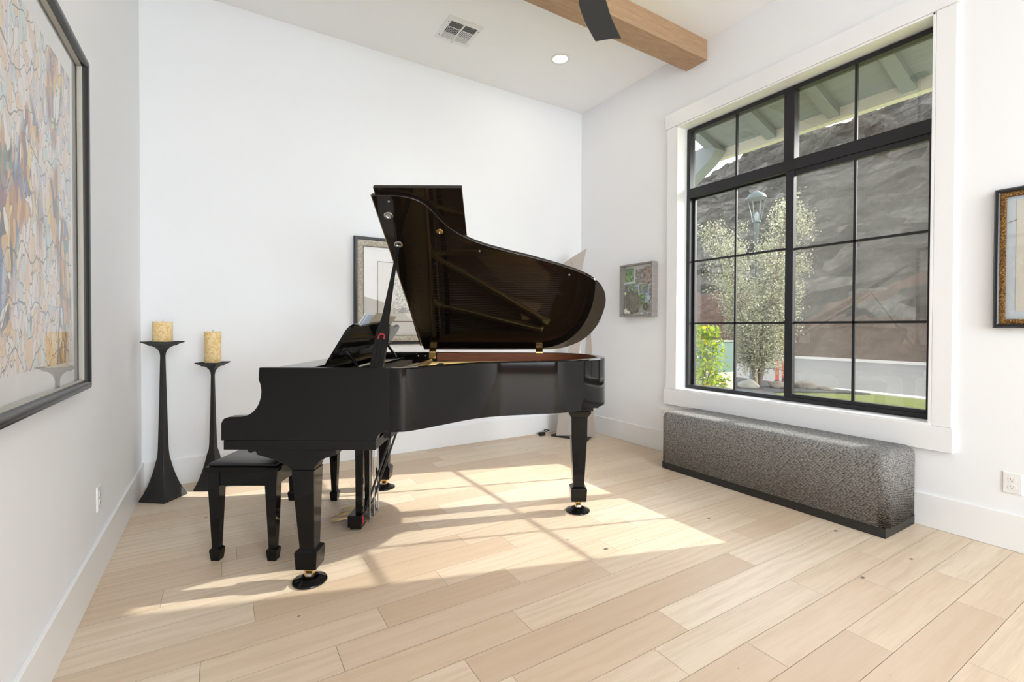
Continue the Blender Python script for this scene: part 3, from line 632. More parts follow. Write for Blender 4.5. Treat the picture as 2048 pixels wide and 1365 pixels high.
# legs
def pleg(u, d, mount):
    lg = thing('leg', None, None); lg.parent = piano
    mb = P()
    if mount == 'front':
        pf = [(-1.215,.634),(-1.213,.626),(-1.204,.619),(-1.194,.619),(-1.187,.627),(-1.176,.626),(-1.170,.610)] + [(p.x,p.y) for p in spline([(-1.135,.600,0),(-1.09,.587,0),(-1.053,.570,0),(-1.028,.556,0),(-1.013,.540,0)],4)] + [(-.909,.540)] + [(p.x,p.y) for p in spline([(-.905,.556,0),(-.890,.575,0),(-.865,.592,0),(-.84,.600,0),(-.806,.611,0)],4)] + [(-.806,.634)]
        mb.prism([(a, b) for a, b in pf], d-.05, d+.05, 'y'); o = mb.obj('leg_bracket', 'piano_satin', lg, smooth=25, bevel=.003); mb = P(); u = -.958
        ztop = .5395
    else:
        mb.box(u-.115, u+.115, d-.10, d+.10, .690, .718).box(u-.085, u+.085, d-.075, d+.075, .665, .690); o = mb.obj('leg_block', 'piano_black', lg, bevel=.004); mb = P()
        ztop = .664
        mb.loft([[(u-a,d-a,z),(u+a,d-a,z),(u+a,d+a,z),(u-a,d+a,z)] for z, a in [(.664,.072),(.650,.072),(.640,.064),(.622,.054)]]); ztop = .622
    mb.loft([[(u+o_-a,d-a,z),(u+o_+a,d-a,z),(u+o_+a,d+a,z),(u+o_-a,d+a,z)] for z, a, o_ in [(ztop,.052,0),(.50,.0505,0),(.172,.0345,.010 if mount == 'front' else 0),(.158,.052,.010 if mount == 'front' else 0),(.150,.052,.010 if mount == 'front' else 0),(.075,.0475,.010 if mount == 'front' else 0)]])
    mb.obj('post', 'piano_black', lg, smooth=20, bevel=.0025)
    if mount == 'front': u = -.948
    cs = thing('caster', None, None); cs.parent = lg
    mb = P(); mb.lathe([(.022,.0748),(.022,.066),(.012,.064),(.012,.058)], (u, d, 0), 20); mb.box(u-.020, u-.014, d-.014, d+.014, .022, .062).box(u+.014, u+.020, d-.014, d+.014, .022, .062).box(u-.020, u+.020, d-.014, d+.014, .056, .062)
    mb.obj('caster_fork', 'brass', cs, smooth=40)
    mb = P(); mb.lathe([(.004,-.013),(.021,-.013),(.022,-.010),(.022,.010),(.021,.013),(.004,.013)], (u+.0, d, .0315), 24, axis=(1,0,0)); mb.obj('wheel', 'wheel_steel', cs, smooth=50)
    # parts sit three deep at most: fork and wheel hang on the leg itself
    for ch in list(cs.children): ch.parent = lg
    bpy.data.objects.remove(cs)
    return u, d
cups = []
for u, d, m_ in ((-.958, 2.207, 'front'), (-.940, 3.503, 'front'), (.435, 3.07, 'tail')):
    cups.append(pleg(u, d, m_))
# the rim is flat bottomed: a plain underframe carries the tail leg
# lyre
ly = thing('pedal_lyre', None, None); ly.parent = piano
mb = P(); mb.box(-.953, -.872, 2.725, 3.015, .030, .100); mb.obj('lyre_box', 'piano_black', ly, bevel=.004)
mb = P(); mb.box(-.945, -.88, 2.745, 2.995, .012, .0295); mb.obj('lyre_foot', 'piano_satin', ly, bevel=.002)
for d in (2.775, 2.945):
    mb = P(); mb.loft([[(-.898-a,d-b,z),(-.898+a,d-b,z),(-.898+a,d+b,z),(-.898-a,d+b,z)] for z, a, b in [(.1005,.019,.016),(.40,.021,.018),(.6345,.026,.022)]]); mb.obj('lyre_post', 'piano_black', ly, smooth=0, bevel=.002)
for i, d in enumerate((2.785, 2.87, 2.955)):
    mb = P(); mb.loft([[(x, d-w, z-.007), (x, d+w, z-.007), (x, d+w*.7, z+.007), (x, d-w*.7, z+.007)] for x, z, w in [(-.952,.062,.010),(-.985,.066,.011),(-1.01,.062,.014),(-1.035,.055,.018),(-1.055,.049,.017),(-1.062,.047,.010)]])
    mb.obj('pedal', 'brass_dull', ly, smooth=60, bevel=.002)
    mb = P(); mb.tube([(-.842, d+.005, .052), (-.842, d+.005, .70)], .0042, 8); mb.lathe([(.010,0),(.010,.014)], (-.842, d+.005, .040), 12); mb.box(-.872, -.836, d-.004, d+.014, .046, .054); mb.obj('pedal_rod', 'steel', ly, smooth=40)
for d in (2.80, 2.95):
    mb = P(); mb.tube([(-.868, d, .115), (-.655, d-.03, .722)], .0068, 8); mb.obj('brace', 'frame_black', ly)
mb = P(); mb.box(-.8715, -.866, 2.742, 2.752, .048, .092); mb.obj('lyre_felt', 'felt_red', ly)

# caster cups under the three legs
lab = ['black round caster cup under the near front piano leg', 'black round caster cup under the far front piano leg', 'black round caster cup under the tail leg of the piano']
for (u, d), L_ in zip(cups, lab):
    w = UD(u, d); mb = MB(); mb.lathe([(.074,0),(.078,.004),(.076,.010),(.055,.017),(.045,.024),(.040,.025),(.036,.020),(.032,.0095),(.0005,.0093)], (0,0,0), 48)
    o = mb.obj('caster_cup', 'piano_black', smooth=50); o.location = w; tag(o, L_, 'caster cup', 'caster cups under the piano')
# sheet music on the desk
sm = thing('sheet_music', 'open music book standing on the piano music desk', 'book', UD(U0, D0), -YAW)
def sheet_(nm, d0, d1, h, lean, mt, o0, o1):
    mb = P(); rows = []
    for t_ in (0.012, h):
        rows.append([DSK(t_, d0, o0), DSK(t_, d1, o1), DSK(t_, d1, o1-lean), DSK(t_, d0, o0-lean)])
    mb.loft(rows); return mb.obj(nm, mt, sm, smooth=0)
sheet_('cover', 2.46, 2.57, .300, .003, 'paper_blue', -.0115, -.0115)
sheet_('page', 2.60, 2.80, .312, .004, 'paper_tan', -.0145, -.0125)
sheet_('page', 2.805, 3.05, .302, .004, 'paper_tan', -.013, -.010)
sheet_('page', 2.44, 2.70, .296, .002, 'paper_white', -.020, -.020)

# ================================================================== BENCH
b0, b1, q0, q1 = -1.545, -1.195, 2.385, 3.285
bc = ((b0+b1)/2, (q0+q1)/2)
bench = thing('piano_bench', 'black wooden piano bench with padded leather seat', 'bench', UD(*bc), -YAW)
BO = (-bc[0], -bc[1], 0)
mb = MB(BO); mb.box(b0-.012, b1+.012, q0-.012, q1+.012, .462, .486); mb.obj('seat_frame', 'piano_black', bench, bevel=.004)
mb = MB(BO); mb.box(b0+.02, b1-.02, q0+.006, q0+.026, .388, .4615).box(b0+.02, b1-.02, q1-.026, q1-.006, .388, .4615).box(b0+.006, b0+.026, q0+.026, q1-.026, .388, .4615).box(b1-.026, b1-.006, q0+.026, q1-.026, .388, .4615); mb.obj('apron', 'piano_black', bench, bevel=.002)
mb = MB(BO); rings = []
for z, ins in [(.4865,.004),(.496,.001),(.503,.006),(.512,.030),(.517,.062),(.5185,.10)]: rings.append([(b0+ins,q0+ins,z),(b1-ins,q0+ins,z),(b1-ins,q1-ins,z),(b0+ins,q1-ins,z)])
mb.loft(rings); mb.obj('seat_cushion', 'leather_black', bench, smooth=60, bevel=.004)
for u, d in ((b0+.030, q0+.030), (b1-.030, q0+.030), (b0+.030, q1-.030), (b1-.030, q1-.030)):
    mb = MB(BO); mb.loft([[(u-a,d-a,z),(u+a,d-a,z),(u+a,d+a,z),(u-a,d+a,z)] for z, a in [(.4615,.030),(.38,.029),(.066,.0175),(.058,.026),(.050,.0265),(0,.021)]])
    mb.obj('leg', 'piano_black', bench, smooth=15, bevel=.0015)

# ================================================================== CANDLES
def holder(X, Y, rz, H, half, plate, stem_top, stem_mid, label):
    t = thing('candle_stand', label, 'candle holder', (X, Y, 0), rz, 'tall iron candle stands')
    mb = MB(); z1_ = .30*H
    prof = [(0, half), (.012, half*.985), (.05, half*.82), (.10, half*.655), (.15, half*.53), (.20, half*.42), (.25, half*.335), (.29, stem_mid*1.12), (.33, stem_mid), (.36, stem_mid*.96), (H*.6, stem_mid*.72), (H-.10, stem_top*1.02), (H-.075, stem_top*1.25), (H-.055, stem_top*1.9), (H-.040, stem_top*2.9), (H-.030, stem_top*4.2)]
    mb.loft([[(sx_*a, sy_*a, z) for sx_, sy_ in ((-1,-1),(1,-1),(1,1),(-1,1))] for z, a in prof]); mb.obj('stem', 'iron_black', t, smooth=30, bevel=.003)
    mb = MB(); p = plate
    mb.loft([[(sx_*a, sy_*a, z) for sx_, sy_ in ((-1,-1),(1,-1),(1,1),(-1,1))] for z, a in [(H-.030,p*.62),(H-.020,p*.72),(H-.006,p),(H,p),(H-.001,p*.93),(H-.014,p*.70)]]); mb.obj('drip_plate', 'iron_black', t, smooth=30)
    return t
def candle(X, Y, z, r, h, label):
    mb = MB(); mb.lathe([(r*.98,0),(r,.003),(r,h-.004),(r*.97,h),(r*.8,h-.003),(.001,h-.006)], (0,0,0), 40)
    t = thing('pillar_candle', label, 'candle', (X, Y, z), 0, 'marbled pillar candles'); mb.obj('wax', 'candle_wax', t, smooth=50)
    mb = MB(); mb.tube([(0,0,h-.006),(.001,.0,h+.006),(.004,.001,h+.014)], .0012, 6); mb.obj('wick', 'wick', t)
rzc = math.atan2(4.073-3.934, -.352+.334) + PI/4
cx1, cy1 = -.352, 4.060
holder(cx1, cy1, rad(-38), 1.095, .098, .089, .0115, .0235, 'taller black iron candle stand in the corner by the left wall')
candle(cx1, cy1, 1.0815, .059, .150, 'short marbled yellow pillar candle on the taller stand')
cx2, cy2 = -.060, 4.150
holder(cx2, cy2, rad(-33), .935, .090, .082, .0098, .0190, 'shorter black iron candle stand beside the piano keyboard')
candle(cx2, cy2, .9215, .055, .240, 'tall marbled yellow pillar candle on the shorter stand')

# ================================================================== OTTOMAN
ot = thing('ottoman_bench', 'long grey tweed upholstered bench under the window', 'bench', (3.415, 1.957, 0))
mb = MB(); mb.box(-.203, .205, -.80, .80, 0, .058); mb.obj('plinth', 'plinth_dark', ot, bevel=.002)
mb = MB(); x0_, x1_, y0_, y1_ = -.213, .208, -.81, .81; nx_, ny_, nz_ = 8, 24, 8
# rounded block by superellipse-like inflation of a subdivided box
bm = bmesh.new(); bmesh.ops.create_cube(bm, size=2)
for v in bm.verts: v.co = Vector((v.co.x*(x1_-x0_)/2+(x0_+x1_)/2, v.co.y*(y1_-y0_)/2, v.co.z*.2135+.0585+.2135))
sel = [e for e in bm.edges if not all(v.co.z < .1 for v in e.verts)]
bmesh.ops.bevel(bm, geom=sel, offset=.052, segments=6, profile=.5, affect='EDGES')
for f in bm.faces: f.smooth = True
me = bpy.data.meshes.new('upholstery'); bm.to_mesh(me); bm.free(); me.materials.append(M('woven_tweed'))
o = bpy.data.objects.new('upholstery', me); C.objects.link(o); o.parent = ot
wn_ = o.modifiers.new('wn', 'WEIGHTED_NORMAL')

# ================================================================== SCULPTURE in the corner
sc_ = thing('metal_sculpture', 'angular taupe metal sculpture standing in the corner behind the piano', 'sculpture', (3.27, 4.0, 0))
SO = (-3.27, -4.0, 0)
mb = MB(SO); mb.prism([(3.086,4.189),(3.267,3.79),(3.548,4.000),(3.40,4.24)], 0, .022, 'z'); mb.obj('base_plate', 'plinth_dark', sc_, bevel=.002)
def slab(pts, th, nrm, nm):
    mb = MB(SO); n_ = Vector(nrm).normalized()*th; mb.loft([[Vector(p) for p in pts], [Vector(p)+n_ for p in pts]]); return mb.obj(nm, 'taupe_metal', sc_, smooth=0, bevel=.001)
def sd(x, z): # image-plane-parallel helper measured at depth 5.117
    return UD(x, 5.117, z)
dnv = HF
slab([sd(.485,.022), sd(.725,.022), sd(.640,.58), sd(.575,.85), sd(.535,.50)], .008, dnv, 'lower_panel')
slab([sd(.560,1.905), sd(.806,2.060), sd(.70,1.56), sd(.60,1.40)], .008, dnv, 'upper_panel')
mb = MB(SO); a, b = sd(.655,1.93), sd(.885,1.28); w1, w2 = HR*.018, HF*.006
mb.loft([[a-w1-w2,a+w1-w2,a+w1+w2,a-w1+w2],[b-w1*1.4-w2,b+w1*1.4-w2,b+w1*1.4+w2,b-w1*1.4+w2]]); mb.obj('diagonal_bar', 'taupe_metal', sc_, smooth=0)
slab([UD(.74,5.09,.022), UD(.90,5.06,.022), UD(.845,5.08,1.30), UD(.815,5.09,1.30)], .008, dnv, 'rear_panel')
slab([sd(.60,.84), sd(.70,.60), sd(.80,1.62), sd(.66,1.50)], .007, HF*1+HR*.2, 'middle_panel')
# plug adapter on the floor
pl = thing('power_adapter', 'small black plug adapter and cord on the floor by the sculpture', 'adapter', (3.02, 4.27, 0))
mb = MB(); mb.box(-.035,.035,-.022,.022,0,.035); mb.obj('adapter_body', 'felt_black', pl, bevel=.004)
mb = MB(); mb.tube(spline([(.03,0,.030),(.07,-.02,.05),(.10,.0,.045),(.07,.03,.05),(.04,.02,.043)],5), .005, 8); mb.obj('cord', 'felt_black', pl)

# ================================================================== PICTURES
def frame_strip(mb, y0, y1, z0, z1, w, prof, ax='x', s=1, base=0):
    # prof: list of (inward distance 0..w, height out of wall)
    pass
def pic(name, label, root, axis, a0, a1, z0, z1, layers):
    pass
def moulding(prof, a0, a1, z0, z1):
    """picture-frame moulding in local coords: x = along the wall, y = out of the wall (towards -y), z up; prof (inset, out)"""
    corners = [(a0,z0,1,1),(a1,z0,-1,1),(a1,z1,-1,-1),(a0,z1,1,-1)]
    mb = MB(); rings = [[(x+sx_*i, -o, z+sz_*i) for i, o in prof] for x, z, sx_, sz_ in corners]
    n = len(prof); vs = [p for r in rings for p in r]; fs = []
    for k in range(4):
        k2 = (k+1) % 4
        for j in range(n-1): fs.append((k*n+j, k*n+j+1, k2*n+j+1, k2*n+j))
    mb.add(vs, fs); return mb
def flat(a0, a1, z0, z1, o): mb = MB(); mb.add([(a0,-o,z0),(a1,-o,z0),(a1,-o,z1),(a0,-o,z1)], [(0,1,2,3)]); return mb
def panel(a0, a1, z0, z1, o0, o1): mb = MB(); mb.box(a0, a1, -o1, -o0, z0, z1); return mb
# -- large print, left wall (local x -> world +Y ... seen from the room)
AW0, AW1, AZ0, AZ1 = 1.02, 2.585, .938, 2.290
art = thing('framed_print', 'large colourful abstract print in a black frame on the left wall', 'picture', (XL-.015, (AW0+AW1)/2, (AZ0+AZ1)/2), PI/2)
# rotation +90deg about z: local x -> world y, local -y -> world +x
hw, hh = (AW1-AW0)/2, (AZ1-AZ0)/2
moulding([(0,0),(0,.030),(.006,.042),(.016,.047),(.028,.046),(.036,.040),(.040,.028)], -hw, hw, -hh, hh).obj('frame', 'frame_black', art, smooth=40)
moulding([(.040,.028),(.041,.026),(.046,.020),(.047,.012)], -hw, hw, -hh, hh).obj('inner_lip', 'lip_grey', art)
panel(-hw+.01, hw-.01, -hh+.01, hh-.01, .001, .008).obj('mat', 'mat_white', art, smooth=0)
panel(-hw+.135, hw-.135, -hh+.125, hh-.135, .0082, .0095).obj('print', 'abstract_print', art, smooth=0)
flat(-hw+.045, hw-.045, -hh+.045, hh-.045, .020).obj('glass', 'picture_glass', art, smooth=0)
# -- ink drawing, back wall
BX0, BX1, BZ0, BZ1 = 1.006, 2.02, 1.037, 2.017
bp = thing('framed_drawing', 'framed ink sketch hung on the back wall behind the piano lid', 'picture', ((BX0+BX1)/2, YB+.015, (BZ0+BZ1)/2), 0)
hw, hh = (BX1-BX0)/2, (BZ1-BZ0)/2
moulding([(0,0),(0,.030),(.008,.040),(.026,.040),(.030,.034)], -hw, hw, -hh, hh).obj('frame', 'frame_black', bp, smooth=30)
moulding([(.030,.034),(.040,.036),(.060,.032),(.074,.024),(.082,.022)], -hw, hw, -hh, hh).obj('ornate_moulding', 'silver_ornate', bp, smooth=50)
mb = MB()
for i in range(120):
    q = (i+.5)/120
    for x, z in ((-hw+.084+q*(2*hw-.168), hh-.084), (-hw+.084+q*(2*hw-.168), -hh+.084), (-hw+.084, -hh+.084+q*(2*hh-.168)), (hw-.084, -hh+.084+q*(2*hh-.168))):
        mb.box(x-.0028, x+.0028, -.024, -.018, z-.0028, z+.0028)
mb.obj('beaded_edge', 'liner_brown', bp, smooth=0)
panel(-hw+.02, hw-.02, -hh+.02, hh-.02, .001, .010).obj('mat', 'mat_white', bp, smooth=0)
moulding([(.212,.010),(.212,.013),(.219,.013),(.219,.010)], -hw, hw, -hh, hh).obj('inner_border', 'liner_brown', bp, smooth=0)
panel(-hw+.219, hw-.219, -hh+.219, hh-.219, .0102, .0112).obj('drawing', 'sketch_print', bp, smooth=0)
flat(-hw+.080, hw-.080, -hh+.080, hh-.080, .0165).obj('glass', 'picture_glass', bp, smooth=0)
# -- antique document, right wall
RY1, RZ0, RZ1 = .826, 1.205, 1.960
RY0 = RY1-.62
rp = thing('framed_document', 'black and gold frame around aged paper right of the window', 'picture', (XR+.015, (RY0+RY1)/2, (RZ0+RZ1)/2), -PI/2)
hw, hh = (RY1-RY0)/2, (RZ1-RZ0)/2
moulding([(0,0),(0,.028),(.008,.038),(.018,.038),(.024,.032)], -hw, hw, -hh, hh).obj('frame', 'frame_black', rp, smooth=30)
moulding([(.024,.032),(.030,.034),(.046,.028),(.048,.022)], -hw, hw, -hh, hh).obj('gilt_moulding', 'gold_ornate', rp, smooth=50)
panel(-hw+.02, hw-.02, -hh+.02, hh-.02, .001, .010).obj('mat', 'mat_blue', rp, smooth=0)
panel(-hw+.083, hw-.083, -hh+.090, hh-.068, .0102, .0115).obj('document', 'paper_beige', rp, smooth=0)
mb = MB(); mb.loft([[(-hw+.048,-.0119,hh-.185),(-hw+.086,-.0119,hh-.170),(-hw+.086,-.0119,hh-.173),(-hw+.048,-.0119,hh-.188)],[(-hw+.048,-.0125,hh-.185),(-hw+.086,-.0125,hh-.170),(-hw+.086,-.0125,hh-.173),(-hw+.048,-.0125,hh-.188)]]); mb.obj('pencil_mark', 'liner_brown', rp, smooth=0)
flat(-hw+.044, hw-.044, -hh+.044, hh-.044, .0165).obj('glass', 'picture_glass', rp, smooth=0)
# -- shadow box, right wall
SY0, SY1, SZ0, SZ1 = 3.200, 3.642, 1.313, 1.852
sb = thing('shadow_box', 'grey wooden shadow box of snapshots and a beret near the corner', 'shadow box', (XR+.015, (SY0+SY1)/2, (SZ0+SZ1)/2), -PI/2)
hw, hh = (SY1-SY0)/2, (SZ1-SZ0)/2; D = .076
moulding([(0,0),(0,D),(.013,D),(.013,.006)], -hw, hw, -hh, hh).obj('frame', 'box_grey_wood', sb, smooth=0)
panel(-hw+.004, hw-.004, -hh+.004, hh-.004, .0005, .006).obj('backing', 'box_back', sb, smooth=0)
wi, hi = hw-.015, hh-.015
for nm, mt, a, b, c, d_, rz_ in (('snapshot','photo_forest',-.98,-.40,.38,.92,0),('snapshot','photo_sepia',-.30,.28,.28,.86,.03),('snapshot','photo_group',.30,1.0,.22,.93,0),('snapshot','photo_team',-.05,.55,-.12,.26,.05),('snapshot','photo_river',-.98,-.10,-.16,.30,-.04),('snapshot','photo_sepia',.60,1.0,-.10,.18,.1),('snapshot','photo_pair',.10,.80,-.52,-.12,0),('snapshot','photo_forest',-.16,.30,-.62,-.16,.05),('snapshot','photo_group',.72,1.0,-.66,-.14,0)):
    dz = .0065+R0.random()*.006
    q = panel((a)*wi, (b)*wi, c*hi, d_*hi, dz, dz+.001).obj(nm, mt, sb, smooth=0)
# local x runs along -Y; mirror so the first entries sit on the left as seen
bm = bmesh.new(); bmesh.ops.create_icosphere(bm, subdivisions=4, radius=1)
from mathutils import noise as mnoise
for v in bm.verts:
    c0 = v.co.copy(); k_ = 1+.22*mnoise.noise(c0*2.2)+.12*mnoise.noise(c0*5)
    v.co = Vector((c0.x*.098*k_, c0.y*.026*k_, c0.z*.115*k_)) + Vector((-.072+c0.z*-.02, -.036, -.120))
for f in bm.faces: f.smooth = True
me = bpy.data.meshes.new('beret'); bm.to_mesh(me); bm.free(); me.materials.append(M('camo_cloth')); o = bpy.data.objects.new('beret', me); C.objects.link(o); o.parent = sb; o['label'] = 'camouflage cloth beret'
mb = MB(); mb.lathe([(.001,.004),(.040,.004),(.043,.002),(.043,0)], (.098,-.030,-.170), 32, axis=(0,-1,0)); bd = mb.obj('round_patch', 'badge_black', sb, smooth=40)
mb = MB(); ring = [(.098+.0395*math.cos(k*PI/16), -.0345, -.170+.0395*math.sin(k*PI/16)) for k in range(33)]; mb.tube(ring, .0026, 6, caps=False); mb.box(.0955,.1005,-.036,-.0340,-.192,-.148).box(.090,.106,-.036,-.0340,-.178,-.170); mb.obj('patch_stitching', 'badge_yellow', bd)
rs = random.Random(5)
def flower(c, r, n):
    bm = bmesh.new(); bmesh.ops.create_icosphere(bm, subdivisions=3, radius=1)
    for v in bm.verts:
        c0 = v.co.copy(); k_ = 1+.45*mnoise.noise(c0*2.6+Vector((n, n*2.1, 0))); v.co = Vector((c0.x*r*k_, c0.y*r*.55*k_, c0.z*r*k_))+Vector(c)
    for f in bm.faces: f.smooth = True
    me = bpy.data.meshes.new('dried_flower'); bm.to_mesh(me); bm.free(); me.materials.append(M('flower_cream')); o = bpy.data.objects.new('dried_flower', me); C.objects.link(o); o.parent = sb
for i, (x, z, r) in enumerate([(-.165,-.213,.030),(-.122,-.226,.022),(-.085,-.238,.011),(-.055,-.240,.010),(-.03,-.236,.009),(.0,-.240,.010),(.035,-.236,.011),(.055,-.240,.012),(.13,-.238,.011),(.165,-.236,.013),(.185,-.240,.010),(-.185,.075,.010),(-.178,-.025,.014)]): flower((x, -.036, z), r, i*3.7)
flat(-hw+.012, hw-.012, -hh+.012, hh-.012, D-.008).obj('glass', 'picture_glass', sb, smooth=0)

# ================================================================== OUTLETS
def outlet(loc, rz, label):
    t = thing('wall_outlet', label, 'outlet', loc, rz, 'white wall outlets')
    mb = MB(); mb.loft([[(-a,-o,-b),(a,-o,-b),(a,-o,b),(-a,-o,b)] for a, b, o in [(.0385,.058,0),(.0385,.058,.003),(.034,.0535,.0065)]]); mb.obj('cover_plate', 'white_plastic', t, smooth=0, bevel=.001)
    for z in (.020, -.020):
        mb = MB(); pts = []
        for k in range(24):
            a = 2*PI*k/24; pts.append((.0165*max(-.92, min(.92, math.cos(a)))*1.0, z+.0140*math.sin(a)))
        mb.loft([[(x,-.0064,zz) for x, zz in pts], [(x,-.0085,zz) for x, zz in pts]]); rc = mb.obj('receptacle', 'white_plastic', t, smooth=30)
        mb = MB(); mb.box(-.0075,-.0055,-.0089,-.0086,z-.001,z+.008).box(.0055,.0075,-.0089,-.0086,z-.001,z+.007).box(-.002,.002,-.0089,-.0086,z-.0095,z-.0055); mb.obj('slots', 'outlet_slot', rc, smooth=0)
outlet((XR+.015, .745, .364), -PI/2, 'white outlet low on the right wall past the window')
outlet((XR+.015, 3.118, .360), -PI/2, 'white outlet half hidden at the far end of the grey bench')
outlet((XL-.015, 2.935, .380), PI/2, 'white outlet on the left wall below the large print')

# ================================================================== CEILING FITTINGS
vt = thing('ceiling_vent', 'white slotted air vent in the ceiling', 'vent', (1.737, 3.712, ZC))
mb = MB(); mb.loft([[(-a,-b,z),(a,-b,z),(a,b,z),(-a,b,z)] for a, b, z in [(.158,.165,0),(.158,.165,-.003),(.146,.153,-.010)]]); mb.obj('face_plate', 'vent_white', vt, smooth=0)
mb = MB(); mb2 = MB(); zb = -.0102
def slot(x0, x1, y0, y1, m=0): (mb if m == 0 else mb2).box(x0, x1, y0, y1, zb-.0012, zb)
for sx_ in (-1, 1):
    a, b = (-.118, -.008) if sx_ < 0 else (.008, .118)
    for k in range(6): slot(a, b, -.118+k*.0125, -.118+k*.0125+.0085, 0)
    for k in range(6): slot(a, b, .050+k*.0125, .050+k*.0125+.0030, 1)
    for k in range(9): slot(a+k*.0125, a+k*.0125+(.0080 if sx_ < 0 else .0042), -.036, .040, 0)
mb.obj('slots', 'vent_dark', vt, smooth=0); mb2.obj('shut_louvers', 'steel', vt, smooth=0)
mb = MB(); mb.box(-.004,.004,.128,.150,-.024,-.0105); mb.obj('lever', 'vent_white', vt, bevel=.001)
for x, y in ((-.137,-.10),(-.137,.10),(.137,-.10),(.137,.10)):
    mb = MB(); mb.lathe([(.005,-.0105),(.005,-.012),(.001,-.013)], (x,y,0), 12); mb.obj('screw', 'screw_metal', vt)
dl = thing('downlight', 'lit round recessed downlight in the ceiling', 'light', (2.722, 3.575, ZC))
mb = MB(); mb.lathe([(.090,0),(.090,-.004),(.082,-.007),(.070,-.006),(.0685,-.001)], (0,0,0), 48); mb.obj('trim_ring', 'vent_white', dl, smooth=50)
mb = MB(); mb.lathe([(.068,-.0012),(.068,-.0035),(.001,-.0040)], (0,0,0), 40); mb.obj('diffuser', 'lamp_diffuser', dl, smooth=50)
# ceiling fan
FX, FY = 1.6076, 1.910
fan = thing('ceiling_fan', 'dark three bladed ceiling fan with one blade tip in view', 'fan', (FX, FY, ZC))
mb = MB(); mb.lathe([(.075,0),(.075,-.012),(.060,-.035),(.020,-.050),(.016,-.055)], (0,0,0), 40); mb.obj('canopy', 'fan_metal', fan, smooth=50)
mb = MB(); mb.tube([(0,0,-.05),(0,0,-.56)], .0125, 16); mb.obj('downrod', 'fan_metal', fan)
mb = MB(); mb.lathe([(.025,-.54),(.060,-.56),(.095,-.585),(.105,-.62),(.100,-.66),(.070,-.690),(.001,-.70)], (0,0,0), 40); mb.obj('motor_housing', 'fan_metal', fan, smooth=50)
ba = rad(37)
for k in range(3):
    a = ba+k*2*PI/3; mb = MB(); rings = []
    dr, tr_ = Vector((math.cos(a), math.sin(a), 0)), Vector((-math.sin(a), math.cos(a), 0))
    for i in range(15):
        q = i/14; r_ = .09+q*.61; w0_ = .030+.054*min(1, q*2.6)**.7; tw = rad(14-8*q); sw = .025*math.sin(q*PI)
        ring = []
        for s_ in (-1, -.5, 0, .5, 1):
            rr = r_+(.016*(s_*s_)-.010)*(1 if q == 1 else 0)
            ring.append(dr*rr+tr_*(s_*w0_*math.cos(tw)+sw)+Vector((0,0,-.635+s_*w0_*math.sin(tw)-.012*(1-s_*s_)*0)))
        rings.append([p+Vector((0,0,.004)) for p in ring]+[p-Vector((0,0,.004)) for p in reversed(ring)])
    mb.loft(rings); mb.obj('blade', 'fan_metal', fan, smooth=40)

# ================================================================== OUTDOORS
G = -.30
XO = RWX+.22
# eave with rafters
mb = MB(); sl = .34
def soff(x, dz=0): return 3.215+dz+(4.80-x)*sl
mb.prism([(XO, soff(XO)), (4.95, soff(4.95)), (4.95, soff(4.95)+.05), (XO, soff(XO)+.05)], -2.2, 3.43, 'y')
eave = S(thing('house_eave', 'grey painted eave with rafters outside the top of the window', 'eave', (0, 0, 0)))
mb.obj('soffit', 'porch_boards', eave, smooth=0)
for i, y in enumerate([3.335, 2.745, 2.165, 1.605, 1.03, .45, -.13]):
    mb = MB(); mb.prism([(XO, soff(XO,-.075)), (4.80, soff(4.80,-.075)), (4.80, soff(4.80,-.0005)), (XO, soff(XO,-.0005))], y-.05, y+.05, 'y'); mb.obj('rafter', 'porch_paint', eave, smooth=0)
mb = MB(); mb.box(4.80, 4.88, -2.2, 3.43, 3.113, 3.23); mb.obj('fascia_board', 'porch_trim', eave, smooth=0)
mb = MB(); mb.prism([(3.385,3.24),(3.25,3.17),(3.36,3.05),(4.10,2.60),(4.10,2.98),(3.68,3.20)], 4.62, 4.79, 'x'); mb.obj('knee_brace', 'porch_paint', eave, smooth=0)
mb = MB(); mb.box(4.60, 4.84, 4.10, 4.34, G, 3.112); mb.obj('eave_post', 'porch_paint', eave, smooth=0)
mb = MB(); mb.box(-.10,.10,-.17,.17,-.016,-.001); sv = mb.obj('soffit_vent', 'porch_paint', eave, smooth=0); sv.rotation_euler = (0, math.atan(sl), 0); sv.location = (4.35, 2.455, soff(4.35))
mb = MB()
for k in range(2):
    for j in range(2): mb.box(-.085+k*.09,-.005+k*.09,-.15+j*.155,-.005+j*.155,-.020,-.0165)
mb.obj('vent_openings', 'vent_dark', sv, smooth=0)
# ground strips
mb = MB(); mb.box(XO, 12.62, -20, 40, G-.2, G); tag(mb.obj('lawn', 'lawn', smooth=0), 'strip of green lawn below the window', kind='structure')
mb = MB(); mb.box(12.62, 13.0, -20, 40, G-.2, G+.02); tag(S(mb.obj('street_curb', 'curb_concrete', smooth=0)), 'pale concrete curb between lawn and street')
mb = MB(); mb.box(13.0, 25.6, -25, 60, G-.2, G-.08); tag(S(mb.obj('street', 'asphalt', smooth=0)), 'grey asphalt street')
mb = MB(); mb.box(25.6, 25.9, -25, 60, G-.2, G+.04); tag(S(mb.obj('far_curb', 'curb_concrete', smooth=0)), 'concrete curb on the far side of the street')
# planting bed
mb = MB(); bp_ = [(p.x, p.y) for p in spline([(6.5,4.4,0),(9.0,5.25,0),(10.8,6.05,0),(11.9,5.45,0),(12.60,5.35,0),(12.60,13,0),(4.2,13,0),(4.2,4.2,0)], 4, True)]
mb.prism(bp_, G, G+.035, 'z'); tag(mb.obj('gravel_bed', 'gravel_dark', smooth=0), 'bed of dark gravel around the small tree', kind='structure')
